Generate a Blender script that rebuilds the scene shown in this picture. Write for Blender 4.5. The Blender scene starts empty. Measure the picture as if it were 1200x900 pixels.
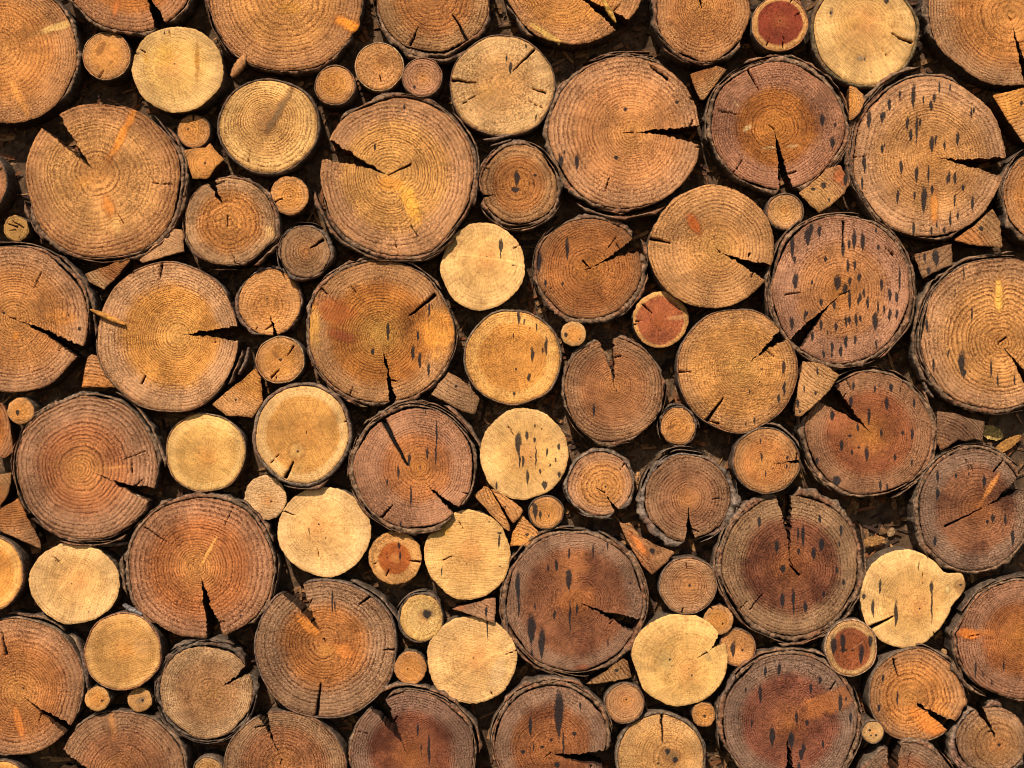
import bpy, math
import numpy as np
PI = math.pi
K = 0.002                      # one photograph pixel on the plane of the cut faces, in metres
FRONT = 44.0                   # how far (in the same unit) the cut faces stand out from the backing wall
DIST = 2000.0
sc = bpy.context.scene
COL = sc.collection
rs0 = np.random.RandomState(7)
TAB = np.random.RandomState(11).rand(256, 256)

# ------------------------------------------------------------------ noise
def vn(x, y, seed=0):
    x = np.asarray(x, float) + seed * 17.31; y = np.asarray(y, float) + seed * 5.77
    xi = np.floor(x).astype(int); yi = np.floor(y).astype(int)
    fx = x - xi; fy = y - yi
    fx = fx * fx * (3 - 2 * fx); fy = fy * fy * (3 - 2 * fy)
    a = TAB[xi % 256, yi % 256]; b = TAB[(xi + 1) % 256, yi % 256]
    c = TAB[xi % 256, (yi + 1) % 256]; d = TAB[(xi + 1) % 256, (yi + 1) % 256]
    return ((a * (1 - fx) + b * fx) * (1 - fy) + (c * (1 - fx) + d * fx) * fy) * 2 - 1
def fbm(x, y, seed=0, o=3):
    r = 0; a = 1.0; t = 0
    for k in range(o):
        r = r + a * vn(x * 2 ** k, y * 2 ** k, seed + k * 3); t += a; a *= .5
    return r / t
def sstep(a, b, x):
    t = np.clip((x - a) / (b - a), 0, 1); return t * t * (3 - 2 * t)
def lin(c):
    c = np.array(c, float) / 255.0
    return np.where(c <= .04045, c / 12.92, ((c + .055) / 1.055) ** 2.4)

# ------------------------------------------------------------------ node helpers
class NT:
    def __init__(s, mat):
        mat.use_nodes = True; s.t = mat.node_tree; s.t.nodes.clear()
    def n(s, typ, **kw):
        nd = s.t.nodes.new(typ)
        for k, v in kw.items(): setattr(nd, k, v)
        return nd
    def link(s, a, b): s.t.links.new(a, b)
    def set(s, sock, v):
        if hasattr(v, 'is_linked') or isinstance(v, bpy.types.NodeSocket): s.link(v, sock)
        else: sock.default_value = v
    def m(s, op, a, b=0.0, c=0.0, clamp=False):
        nd = s.n('ShaderNodeMath', operation=op, use_clamp=clamp)
        s.set(nd.inputs[0], a); s.set(nd.inputs[1], b)
        if op in ('MULTIPLY_ADD', 'WRAP', 'COMPARE', 'SMOOTH_MIN'): s.set(nd.inputs[2], c)
        return nd.outputs[0]
    def vm(s, op, a, b=(0, 0, 0), scale=None):
        nd = s.n('ShaderNodeVectorMath', operation=op)
        s.set(nd.inputs[0], a)
        if op == 'SCALE': s.set(nd.inputs[3], scale)
        elif op != 'NORMALIZE': s.set(nd.inputs[1], b)
        return nd.outputs[0]
    def ss(s, x, a, b, lo=0.0, hi=1.0):
        nd = s.n('ShaderNodeMapRange', interpolation_type='SMOOTHSTEP')
        s.set(nd.inputs[0], x); s.set(nd.inputs[1], a); s.set(nd.inputs[2], b); s.set(nd.inputs[3], lo); s.set(nd.inputs[4], hi)
        return nd.outputs[0]
    def noise(s, v, scale, detail=2.0, rough=.5, dist=0.0):
        nd = s.n('ShaderNodeTexNoise'); s.set(nd.inputs['Vector'], v)
        nd.inputs['Scale'].default_value = scale; nd.inputs['Detail'].default_value = detail
        nd.inputs['Roughness'].default_value = rough; nd.inputs['Distortion'].default_value = dist
        return nd.outputs['Fac']
    def mix(s, f, a, b, blend='MIX'):
        nd = s.n('ShaderNodeMix', data_type='RGBA', blend_type=blend)
        s.set(nd.inputs['Factor'], f)
        s.set(nd.inputs['A'], a); s.set(nd.inputs['B'], b)
        return nd.outputs['Result']
    def attr(s, name):
        return s.n('ShaderNodeAttribute', attribute_name=name)
    def out(s, col, rough=.8, spec=.25, height=None, dist=.001, strength=1.0):
        b = s.n('ShaderNodeBsdfPrincipled')
        s.set(b.inputs['Base Color'], col); s.set(b.inputs['Roughness'], rough)
        b.inputs['Specular IOR Level'].default_value = spec
        if height is not None:
            bp = s.n('ShaderNodeBump'); bp.inputs['Distance'].default_value = dist
            bp.inputs['Strength'].default_value = strength
            s.link(height, bp.inputs['Height']); s.link(bp.outputs[0], b.inputs['Normal'])
        o = s.n('ShaderNodeOutputMaterial'); s.link(b.outputs[0], o.inputs[0])
def gray(f, v=1.0): return (v * f, v * f, v * f, 1)

def make_end_grain():
    mat = bpy.data.materials.new('end_grain'); N = NT(mat)
    tint = N.attr('tint').outputs['Color']
    g = N.n('ShaderNodeSeparateXYZ'); N.link(N.attr('gr').outputs['Vector'], g.inputs[0])
    rho, con, spk = g.outputs
    pp = N.attr('pp').outputs['Vector']
    q = N.n('ShaderNodeSeparateXYZ'); N.link(pp, q.inputs[0])
    dx, dz, seed = q.outputs
    s2 = N.n('ShaderNodeSeparateXYZ'); N.link(N.attr('st').outputs['Vector'], s2.inputs[0])
    stf, ckf, saw = s2.outputs
    # growth rings
    wob = N.noise(pp, .12, 3, .6)
    fine = N.noise(pp, .5, 3, .6)
    r1 = N.m('ADD', rho, N.m('MULTIPLY', N.m('SUBTRACT', wob, .5), .9))
    r1 = N.m('ADD', r1, N.m('MULTIPLY', N.m('SUBTRACT', fine, .5), .9))
    f = N.m('FRACT', r1); idx = N.m('FLOOR', r1)
    wn = N.n('ShaderNodeTexWhiteNoise', noise_dimensions='1D'); N.link(N.m('ADD', idx, seed), wn.inputs['W'])
    up = N.ss(f, .46, .84); dn = N.ss(f, .92, 1.0, 1.0, 0.0)
    ring = N.m('MULTIPLY', up, dn)
    hi = N.m('MULTIPLY', N.ss(f, .0, .12), N.ss(f, .2, .42, 1.0, 0.0))
    ring = N.m('MULTIPLY', ring, N.m('MULTIPLY_ADD', wn.outputs[0], .75, .35))
    brk = N.noise(pp, .07, 3, .6)
    ring = N.m('MULTIPLY', ring, N.ss(brk, .25, .62, .3, 1.2))
    # radial rays and fibres torn along the cut
    flat = N.n('ShaderNodeCombineXYZ'); N.link(dx, flat.inputs[0]); N.link(dz, flat.inputs[1])
    nrm = N.vm('NORMALIZE', flat.outputs[0])
    rad = N.n('ShaderNodeCombineXYZ')
    sp = N.n('ShaderNodeSeparateXYZ'); N.link(nrm, sp.inputs[0])
    N.link(N.m('MULTIPLY', sp.outputs[0], 9.0), rad.inputs[0]); N.link(N.m('MULTIPLY', sp.outputs[1], 9.0), rad.inputs[1])
    N.link(N.m('ADD', seed, N.m('MULTIPLY', rho, .08)), rad.inputs[2])
    rays = N.noise(rad.outputs[0], 2.2, 4, .65)
    tick = N.n('ShaderNodeCombineXYZ')
    N.link(N.m('MULTIPLY', sp.outputs[0], 42.0), tick.inputs[0]); N.link(N.m('MULTIPLY', sp.outputs[1], 42.0), tick.inputs[1])
    N.link(N.m('ADD', seed, N.m('MULTIPLY', rho, 1.1)), tick.inputs[2])
    ticks = N.noise(tick.outputs[0], 1.0, 3, .7)
    frag = N.noise(N.vm('ADD', pp, (7.3, 3.1, 9.0)), .34, 3, .7)
    ring = N.m('MULTIPLY', ring, N.m('MULTIPLY', N.ss(ticks, .40, .56, .45, 1.3), N.ss(frag, .38, .58, .35, 1.25)))
    # saw marks
    vr = N.n('ShaderNodeVectorRotate', rotation_type='Z_AXIS'); N.link(pp, vr.inputs['Vector']); N.link(N.m('MULTIPLY', seed, 1.7), vr.inputs['Angle'])
    sawv = N.vm('MULTIPLY', vr.outputs[0], (.05, .8, 1.0))
    sm = N.noise(sawv, 1.0, 3, .6)
    pits = N.noise(pp, .42, 4, .75)
    pits2 = N.noise(N.vm('ADD', pp, (91.3, 17.1, 4.0)), .45, 3, .75)
    big = N.noise(pp, .022, 3, .55)
    big2 = N.noise(N.vm('ADD', pp, (31.3, 57.1, 8.0)), .05, 4, .6)
    # colour
    dark = N.mix(1.0, tint, (.37, .26, .19, 1), 'MULTIPLY')
    light = N.mix(1.0, tint, (1.32, 1.30, 1.28, 1), 'MULTIPLY')
    c = N.mix(N.m('MULTIPLY', N.m('MULTIPLY', ring, con), 1.1, clamp=True), tint, dark)
    c = N.mix(N.m('MULTIPLY', N.m('MULTIPLY', hi, con), .55), c, light)
    c = N.mix(1.0, c, N.ss(big, .34, .66, .90, 1.40), 'MULTIPLY')
    big3 = N.noise(N.vm('ADD', pp, (5.3, 27.1, 3.0)), .09, 4, .7)
    c = N.mix(N.m('MULTIPLY', N.ss(big3, .53, .64), .42), c, N.mix(1.0, c, (.66, .58, .54, 1), 'MULTIPLY'))
    grey = N.mix(1.0, c, (.78, .77, .74, 1), 'MULTIPLY')
    c = N.mix(N.m('MULTIPLY', N.ss(big2, .5, .72), .7), c, grey)
    c = N.mix(1.0, c, N.ss(rays, .3, .7, .84, 1.12), 'MULTIPLY')
    c = N.mix(1.0, c, N.ss(ticks, .34, .66, .86, 1.14), 'MULTIPLY')
    grit = N.noise(N.vm('ADD', pp, (11.3, 77.1, 2.0)), .6, 3, .8)
    c = N.mix(1.0, c, N.ss(grit, .36, .64, N.m('MULTIPLY_ADD', spk, -.55, .95), N.m('MULTIPLY_ADD', spk, .42, 1.04)), 'MULTIPLY')
    c = N.mix(N.m('MULTIPLY', N.ss(ticks, .52, .63), N.m('MULTIPLY_ADD', spk, .5, .10)), c, dark)
    c = N.mix(1.0, c, N.m('ADD', N.m('MULTIPLY', N.m('SUBTRACT', sm, .5), N.m('MULTIPLY', saw, 1.0)), 1.0), 'MULTIPLY')
    pd = N.m('MULTIPLY', N.ss(N.m('MULTIPLY_ADD', ring, .05, pits), .555, .605), N.m('MINIMUM', N.m('MULTIPLY', spk, 1.25), 1.0))
    c = N.mix(N.m('MULTIPLY', pd, .8), c, dark)
    pl = N.m('MULTIPLY', N.ss(pits2, .575, .62), spk)
    c = N.mix(N.m('MULTIPLY', pl, .6), c, N.mix(1.0, tint, (1.6, 1.65, 1.75, 1), 'MULTIPLY'))
    # stains (soft tar-like drips) and checks
    en = N.noise(N.vm('MULTIPLY', pp, (1.3, .6, 1.0)), .42, 4, .8)
    sf = N.m('ADD', stf, N.m('MULTIPLY', N.m('SUBTRACT', en, .5), 1.3))
    sfac = N.m('MULTIPLY', N.ss(sf, -.12, .34), N.ss(grit, .3, .6, .985, .90))
    sc_ = N.mix(N.ss(pits, .4, .7), (.008, .008, .009, 1), (.036, .033, .032, 1))
    c = N.mix(sfac, c, sc_)
    cf = N.ss(ckf, .25, .75)
    c = N.mix(cf, c, (.008, .005, .003, 1))
    h = N.m('MULTIPLY', ring, N.m('MULTIPLY', con, -.6))
    h = N.m('ADD', h, N.m('MULTIPLY', N.m('MULTIPLY', pits, N.m('ADD', spk, .25)), 1.1))
    h = N.m('ADD', h, N.m('MULTIPLY', N.m('MULTIPLY', sm, saw), 2.2))
    h = N.m('SUBTRACT', h, N.m('MULTIPLY', pd, .8))
    h = N.m('ADD', h, N.m('MULTIPLY', pl, .7))
    h = N.m('ADD', h, N.m('MULTIPLY', N.m('MULTIPLY', grit, spk), 2.0))
    N.out(c, N.ss(sfac, 0, 1, .70, .85), .2, h, .0026, .75)
    return mat

def make_side(name, sx, lo=.6, hi_=1.35, rough=.88):
    mat = bpy.data.materials.new(name); N = NT(mat)
    tint = N.attr('tint').outputs['Color']
    tc = N.n('ShaderNodeTexCoord').outputs['Object']
    v = N.vm('MULTIPLY', tc, (500 * sx[0], 500 * sx[1], 500 * sx[2]))
    a = N.noise(v, .35, 4, .68); b = N.noise(v, .09, 3, .6); d = N.noise(N.vm('SCALE', tc, scale=500.0), 1.3, 3, .7)
    c = N.mix(1.0, tint, N.ss(a, .3, .7, lo, hi_), 'MULTIPLY')
    c = N.mix(1.0, c, N.ss(b, .3, .7, .7, 1.25), 'MULTIPLY')
    c = N.mix(N.m('MULTIPLY', N.ss(d, .56, .72), .55), c, N.mix(1.0, tint, (1.7, 1.75, 1.8, 1), 'MULTIPLY'))
    c = N.mix(N.m('MULTIPLY', N.ss(d, .46, .32), .6), c, N.mix(1.0, tint, (.25, .22, .2, 1), 'MULTIPLY'))
    h = N.m('ADD', N.m('MULTIPLY', a, 1.6), N.m('MULTIPLY', d, .9))
    N.out(c, rough, .18, h, .002, .9)
    return mat
M_END = make_end_grain()
M_SIDE = make_side('split_wood', (1, .15, 1))
M_BARK = make_side('bark', (1, .6, 1), .42, 1.5, .92)

# ------------------------------------------------------------------ mesh helper
def to_mesh(name, V, Q, mats, matidx, attrs, smooth=True, T=None):
    """V (n,3) in wall units, Q (m,4) quads, T (k,3) triangles."""
    V = np.asarray(V, np.float64)
    me = bpy.data.meshes.new(name)
    me.vertices.add(len(V)); me.vertices.foreach_set('co', (V * K).astype(np.float32).ravel())
    nq = len(Q); nt = 0 if T is None else len(T)
    loops = Q.ravel() if nt == 0 else np.concatenate([Q.ravel(), T.ravel()])
    me.loops.add(len(loops)); me.loops.foreach_set('vertex_index', loops.astype(np.int32))
    me.polygons.add(nq + nt)
    st = np.concatenate([np.arange(nq) * 4, nq * 4 + np.arange(nt) * 3]).astype(np.int32)
    me.polygons.foreach_set('loop_start', st)
    me.polygons.foreach_set('material_index', np.asarray(matidx, np.int32))
    me.polygons.foreach_set('use_smooth', np.full(nq + nt, smooth))
    me.update(calc_edges=True)
    for k, a in attrs.items():
        a = np.asarray(a, np.float32)
        if k == 'tint':
            at = me.attributes.new('tint', 'FLOAT_COLOR', 'POINT')
            at.data.foreach_set('color', np.concatenate([a, np.ones((len(a), 1), np.float32)], 1).ravel())
        else:
            at = me.attributes.new(k, 'FLOAT_VECTOR', 'POINT'); at.data.foreach_set('vector', a.ravel())
    for m in mats: me.materials.append(m)
    me.validate()
    return me
def link(name, me, loc=(0, 0, 0), parent=None):
    o = bpy.data.objects.new(name, me); COL.objects.link(o)
    o.location = loc
    if parent: o.parent = parent
    return o

# ------------------------------------------------------------------ outlines
def make_outline(S):
    """returns R(theta, ox, oy): distance from an inner point to the outline"""
    rs = np.random.RandomState(S['seed'])
    if 'poly' in S:
        P = np.array(S['poly'], float); P[:, 1] *= -1
        A = P; B = np.roll(P, -1, 0)
        def R(th, ox, oy):
            th = np.asarray(th, float); c, s = np.cos(th), np.sin(th)
            best = np.full(th.shape, 1e9)
            for a, b in zip(A, B):
                ex, ey = b - a; den = c * ey - s * ex
                den = np.where(abs(den) < 1e-9, 1e-9, den)
                t = ((a[0] - ox) * ey - (a[1] - oy) * ex) / den
                u = ((a[0] - ox) * s - (a[1] - oy) * c) / den
                ok = (u >= -1e-6) & (u <= 1 + 1e-6) & (t > 0)
                best = np.where(ok & (t < best), t, best)
            best = np.where(best > 1e8, 1.0, best)
            x = ox + best * c; y = oy + best * s
            return best + .7 * vn(x * .22, y * .22, S['seed']) + .35 * vn(x * .8, y * .8, S['seed'] + 5)
        return R
    cx, cy, rx, ry = S['c']
    am = S.get('amp', .016)
    har = [(k, am * rs.uniform(.4, 1.2) / (k ** .5), rs.uniform(0, 2 * PI)) for k in (2, 3, 4, 5, 7, 9)]
    bumps = S.get('bump', [])
    def R(th, ox, oy, inset=0.0):
        th = np.asarray(th, float); c, s = np.cos(th), np.sin(th)
        ax, ay = rx - inset, ry - inset
        px, py = ox - cx, oy - cy
        a = (c / ax) ** 2 + (s / ay) ** 2; b = 2 * (px * c / ax ** 2 + py * s / ay ** 2); d = (px / ax) ** 2 + (py / ay) ** 2 - 1
        r = (-b + np.sqrt(np.maximum(b * b - 4 * a * d, 0))) / (2 * a)
        ph = np.arctan2(py + r * s, px + r * c)
        h = 0
        for k, A_, p in har: h = h + A_ * np.sin(k * ph + p)
        for (p0, w, A_) in bumps:
            dd = (ph - math.radians(p0) + PI) % (2 * PI) - PI
            h = h + A_ * np.exp(-abs(dd / math.radians(w)) ** 3)
        return r * (1 + h)
    return R

PAL = {  # outer, heart, centre, heart fraction, softness
 'O': ((190, 132, 80), (202, 132, 66), (218, 148, 76), .74, .18),
 'G': ((204, 146, 88), (212, 144, 68), (226, 164, 86), .70, .10),
 'R': ((182, 124, 84), (190, 116, 56), (208, 132, 62), .72, .10),
 'D': ((146, 110, 78), (150, 92, 54), (182, 110, 56), .76, .10),
 'B': ((176, 128, 82), (180, 116, 62), (196, 128, 70), .72, .14),
 'P': ((240, 186, 122), (240, 180, 110), (228, 164, 96), .70, .25),
 'Y': ((238, 178, 100), (220, 152, 74), (210, 146, 72), .78, .05),
 'K': ((196, 154, 104), (182, 136, 84), (172, 124, 76), .72, .16),
 'H': ((224, 164, 104), (158, 84, 46), (170, 92, 52), .84, .03),
 'S': ((206, 146, 88), (214, 146, 74), (218, 146, 76), .70, .2),
}
YEL = (222, 170, 92); ORG = (222, 138, 58); RED = (150, 74, 44)
WARM = np.array([1.06, .98, .86])

THINGS = []
def build(S):
    """S: spec of a log (ellipse outline) or of a split piece (polygon outline)"""
    seed = S['seed']; rs = np.random.RandomState(seed)
    ispoly = 'poly' in S
    R = make_outline(S)
    bark = S.get('bark', 'none'); bt = {'none': 0., 'thin': 2.3, 'mid': 3.6, 'thick': 5.0}[bark] if not ispoly else 0.
    if 'bt' in S: bt = S['bt']
    gapm = {'none': 0., 'thin': .15, 'mid': .5, 'thick': 1.5}[bark]
    if ispoly:
        P = np.array(S['poly'], float); cx, cy = P[:, 0].mean(), -P[:, 1].mean()
        rx = (P[:, 0].max() - P[:, 0].min()) / 2; ry = (P[:, 1].max() - P[:, 1].min()) / 2
    else: cx, cy, rx, ry = S['c']
    if 'mid' in S: cx, cy = S['mid'][0], -S['mid'][1]
    pith = S.get('pith'); px, py = (pith[0], -pith[1]) if pith else (cx + rs.uniform(-.06, .06) * rx, cy + rs.uniform(-.06, .06) * ry)
    crack = S.get('crack')
    if crack:
        (x1, y1), (x2, y2) = crack[:2]; ap = S.get('apex', (px, -py)); ox, oy = ap[0], -ap[1]
    else: ox, oy = (px, py) if not ispoly else (cx, cy)
    def gapf(ph):      # gap between wood and bark as a function of direction from the log's centre
        x = np.cos(ph) * 2.2; y = np.sin(ph) * 2.2
        return gapm * np.clip(vn(x, y, seed + 40) * 2.2, 0, 1.6)
    def RW(th, ox_, oy_):
        if ispoly: return R(th, ox_, oy_)
        r = R(th, ox_, oy_, inset=bt)
        x = ox_ + r * np.cos(th); y = oy_ + r * np.sin(th); ph = np.arctan2(y - cy, x - cx)
        rough = (.35 if bark == 'thin' else .55)
        return r - gapf(ph) + rough * vn(x * .25, y * .25, seed) + rough * .7 * vn(x * .7, y * .7, seed + 9)
    Rm = (rx + ry) / 2
    cell = 1.45 if Rm > 20 else 1.15
    NR = max(8, int(Rm / cell)); NTH = max(36, int(2 * PI * Rm / (cell * 1.05)))
    s = np.linspace(0, 1, NR + 1)[1:]
    if crack:
        a1 = math.atan2(-y1 - oy, x1 - ox); a2 = math.atan2(-y2 - oy, x2 - ox)
        d = (a2 - a1 + PI) % (2 * PI) - PI
        am = a1 + d / 2; hw = abs(d) / 2
        pw = S.get('pw', .3)
        curve = rs.uniform(-.06, .06)
        w = hw * s ** pw
        jit = np.array([[(fbm(s * Rm * .1, 3.1, seed + 60 + k, 2) * 1.8 + 1.3 * vn(s * Rm * .33, 2.5, seed + 65 + k) + .9 * vn(s * Rm * .8, 5.5, seed + 70 + k)) * np.clip(s * 4, .15, 1) / np.maximum(s * Rm, 4.) for k in (0, 9)]])[0]
        lo = am + w + jit[0] + curve * np.sin(s * 5) * .5; hi = am + 2 * PI - w + jit[1] + curve * np.sin(s * 5) * .5
        u = np.linspace(0, 1, NTH)
        TH = lo[:, None] + (hi - lo)[:, None] * u[None, :]
    else:
        TH = np.linspace(0, 2 * PI, NTH, endpoint=False)[None, :].repeat(NR, 0)
    RR = RW(TH, ox, oy)
    X = ox + s[:, None] * RR * np.cos(TH); Y = oy + s[:, None] * RR * np.sin(TH)
    X = X.ravel(); Y = Y.ravel()
    prot = FRONT + S.get('dy', rs.uniform(-6, 8))
    tx, ty = S.get('tilt', (rs.uniform(-.05, .05), rs.uniform(-.05, .05)))
    # centre point
    X = np.append(X, ox); Y = np.append(Y, oy)
    edge = np.append(np.repeat(1 - s, TH.shape[1]) * Rm, Rm)
    ridge = .55 * fbm(X * .045, Y * .045, seed + 3, 3) + .22 * vn(X * .3, Y * .3, seed + 4)
    step = 0
    if S.get('step', rs.rand() < .3) and Rm > 40:      # the two saw cuts that did not quite meet
        an = rs.uniform(0, PI); dd = (X - cx) * math.cos(an) + (Y - cy) * math.sin(an) + rs.uniform(-.5, .5) * Rm
        step = .8 * sstep(-1.0, 1.0, dd + 3 * vn(X * .05, Y * .05, seed))
    def surf(x, y): return -prot + (x - cx) * tx + (y - cy) * ty
    Z = surf(X, Y) + ridge + step + np.clip(1.6 - edge, 0, 2) ** 2 * .35
    # ---- rings
    th = np.arctan2(Y - py, X - px); dist = np.hypot(X - px, Y - py)
    if ispoly: t = dist / max(dist.max(), 1); rp = dist
    else:
        Ro = R(th, px, py, inset=bt); t = dist / np.maximum(Ro, 1)
        rp = t * (Rm - bt) * .55 + dist * .45
        rp = rp * (1 + .03 * vn(np.cos(th) * 1.4, np.sin(th) * 1.4, seed + 77) * sstep(2, 20, dist))
    sp_ = S.get('rings', 4.0) * (.87 if S.get('rings', 4.0) > 3 else 1)
    nr = int(rp.max() / sp_ * 2.2) + 12
    wd = sp_ * (rs.uniform(.65, 1.35, nr)) * (1 + .35 * np.sin(np.linspace(0, 9, nr) + rs.uniform(0, 6)))
    wd[:max(2, nr // 8)] *= 1.25
    cum = np.concatenate([[0], np.cumsum(np.maximum(wd, sp_ * .4))])
    knot_d = np.zeros_like(X)
    pal = PAL[S.get('pal', 'O')]
    o_, h_, c_, hf, soft = pal
    hf = S.get('hf', hf)
    oc, hc, cc = lin(S.get('outer', o_)), lin(S.get('heart', h_)), lin(S.get('centre', c_))
    wv = .05 * fbm(X * .05, Y * .05, seed + 21, 3)
    kk = sstep(hf - soft, hf + soft, t + wv)[:, None]
    gn = {'P': (.97, .90, .89), 'Y': (.92, .88, .86), 'G': (.94, .95, 1.02), 'S': (.96, .96, .96), 'R': (.90, .93, .88), 'D': (.80, .84, .90), 'B': (.92, .94, .96), 'O': (.95, .97, 1.06), 'K': (1.03, .98, .92), 'H': (.96, .96, .84)}.get(S.get('pal', 'O'), (1, 1, 1)) * WARM
    oc, hc, cc = oc * gn, hc * gn, cc * gn
    tint = hc * (1 - kk) + oc * kk
    kc = (np.exp(-(t / .28) ** 2) * .8)[:, None]
    tint = tint * (1 - kc) + cc * kc
    pv = 1 + .10 * fbm(X * .02, Y * .02, seed + 31, 2)[:, None]
    tint = tint * pv
    bs = {'D': .66, 'R': .38, 'B': .25, 'O': .16, 'G': .08, 'K': .2}.get(S.get('pal', 'O'), 0)
    if bs:
        bl = sstep(-.05, .55, fbm(X * .032, Y * .032, seed + 91, 4)) * (.4 + .6 * (1 - kk[:, 0]) + .3 * np.exp(-((t - hf) / .12) ** 2))
        bl = (np.clip(bl, 0, 1) * bs)[:, None]
        tint = tint * (1 - bl) + tint * np.array([.36, .28, .27]) * bl
    for kn in S.get('knots', []):
        kx, ky, ka, kb, ang, kcol, kstr = kn
        a = math.radians(ang); ddx = X - kx; ddy = Y + ky
        uu = (ddx * math.cos(a) + ddy * math.sin(a)) / ka; vv = (-ddx * math.sin(a) + ddy * math.cos(a)) / kb
        dd = np.sqrt(uu * uu + vv * vv) + .4 * fbm(X * .12, Y * .12, seed + 8, 3)
        bigk = ka * kb > 200; f = (sstep(1.3, .6, dd) * kstr if bigk else sstep(1.35, .45, dd) * kstr)[:, None]
        tint = tint * (1 - f) + (.9 * lin(kcol) * (1.03, .98, .8) + .1 * np.array([.62, .28, .07])) * f * 1.0
        if kstr > .7 and not bigk:
            rim = (np.exp(-((dd - 1.0) / .2) ** 2) * .35)[:, None]
            tint = tint * (1 - rim) + lin((120, 58, 24)) * rim
        rp = rp + np.exp(-dd ** 2 * .8) * kb * .45
        knot_d = np.maximum(knot_d, sstep(1.1, .6, dd) * kstr)
    rho = np.interp(rp, cum, np.arange(len(cum)))
    # ---- stains
    st = np.full(X.shape, -1.5)
    stl = list(S.get('stains', []))
    for _ in range(S.get('nst', 0)):
        aa = rs.uniform(0, 2 * PI); rr = math.sqrt(rs.uniform(.02, .92))
        hgt = rs.uniform(3, 9); stl.append((cx + rr * (rx - bt) * math.cos(aa), -(cy + rr * (ry - bt) * math.sin(aa)), rs.uniform(.9, 2.6), hgt))
    for (sx, sy, sw, sh) in stl:
        ddx = (X - sx - .6 * vn(Y * .2, 1.3, seed)); ddy = (Y + sy) / sh
        wid = sw * np.clip(1.0 - .45 * (ddy * -1 + .2) ** 2 + .35 * ddy, .25, 1.3)
        dd = np.sqrt((ddx / (wid * .92)) ** 2 + (ddy * .88) ** 2)
        st = np.maximum(st, np.clip(1 - dd, -1.5, 1) * 1.0)
    # ---- thin checks
    ck = np.zeros_like(X)
    thin = list(S.get('thin', []))
    if not ispoly and Rm > 25:
        for _ in range(S.get('hair', rs.randint(0, 3))):
            a = rs.uniform(0, 2 * PI); r0 = rs.uniform(.45, .8) * Rm; r1 = min(r0 + rs.uniform(.12, .35) * Rm, Rm * .98)
            thin.append(((px + r0 * math.cos(a), -(py + r0 * math.sin(a))), (px + r1 * math.cos(a + .04), -(py + r1 * math.sin(a + .04))), .3))
    if crack and Rm > 30:
        for k in range(rs.randint(0, 2)):
            a = am + PI + rs.uniform(-.9, .9); L0 = rs.uniform(5, 14)
            thin.append(((ox + L0 * math.cos(a), -(oy + L0 * math.sin(a))), (ox, -oy), .5))
        if rs.rand() < .6:
            f0 = rs.uniform(.35, .75); sgn = rs.choice([-1, 1]); a = am + sgn * (hw * f0 ** pw); r0 = f0 * Rm
            qx, qy = ox + r0 * math.cos(a), oy + r0 * math.sin(a); a2_ = a + sgn * rs.uniform(.9, 1.7); L0 = rs.uniform(6, 14)
            thin.append(((qx + L0 * math.cos(a2_), -(qy + L0 * math.sin(a2_))), (qx, -qy), .7))
    for (p, q_, wdt) in thin:
        ax, ay = p[0], -p[1]; bx, by = q_[0], -q_[1]
        L2 = (bx - ax) ** 2 + (by - ay) ** 2; L_ = math.sqrt(L2)
        tt = ((X - ax) * (bx - ax) + (Y - ay) * (by - ay)) / L2
        pd = ((X - ax) * (by - ay) - (Y - ay) * (bx - ax)) / L_ + 1.1 * fbm(tt * L_ * .13 + ax, ay, seed + 2, 2) * min(1, L_ / 20)
        # width grows from the first point to the second
        wl = wdt * (.3 + .7 * np.clip(tt, 0, 1)) * .85 + .3
        f = np.clip(1.35 - abs(pd) / wl, 0, 1) * sstep(-.04, .03, tt) * sstep(1.06, 1.0, tt)
        ck = np.maximum(ck, f)
    Z = Z + sstep(.3, .9, ck) * 9.0
    spk = S.get('spk', .8 if S.get('pal', 'O') not in ('P', 'Y') else .25) * (.82 if Rm > 45 else .6) * (1 - .6 * knot_d)
    spk = spk * np.clip(.75 + .9 * fbm(X * .035, Y * .035, seed + 55, 3), .15, 1.5)
    con = S.get('con', .8 if S.get('pal', 'O') not in ('P', 'Y', 'H') else .26) * 1.0 * (.6 + .45 * sstep(3, 26, dist)) * (1 - .55 * knot_d) * np.clip(.85 + .5 * fbm(X * .03, Y * .03, seed + 66, 2), .4, 1.3)
    if sp_ < 3: con = con * .85
    # edges of the cut go a little darker and greyer (weathering)
    we = (np.exp(-edge / 3.0) * (.5 if bark != 'none' or ispoly else .22))[:, None]
    tint = tint * (1 - .08 * np.exp(-edge / (Rm * .22)) * (1.0 if S.get('pal') not in ('P', 'Y', 'S', 'H') else .3))[:, None]
    tint = tint * (1 - we) + tint * np.array([.55, .46, .38]) * we
    n0 = len(X)
    gr = np.stack([rho + seed * 0.0, con, spk], 1)
    ppa = np.stack([X - px, Y - py, np.full(n0, (seed * 7.13) % 60)], 1)
    sta = np.stack([st, ck, np.full(n0, S.get('saw', rs.uniform(.3, .8)))], 1)
    V = np.stack([X, Z, Y], 1)
    # faces of the cut
    idx = np.arange(NR * TH.shape[1]).reshape(NR, TH.shape[1]); nT = TH.shape[1]
    jn = np.arange(nT - 1) if crack else np.arange(nT); j2 = (jn + 1) % nT
    Q = np.stack([idx[:-1][:, jn], idx[:-1][:, j2], idx[1:][:, j2], idx[1:][:, jn]], -1).reshape(-1, 4)
    T = np.stack([np.full(len(jn), n0 - 1), idx[0][j2], idx[0][jn]], 1)[:, ::-1]
    T = T[:, [0, 2, 1]]
    # boundary loop
    if crack: loop = np.concatenate([idx[-1], idx[:-1, -1][::-1], [n0 - 1], idx[:-1, 0]]); nb = nT
    else: loop = idx[-1]; nb = nT
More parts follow.
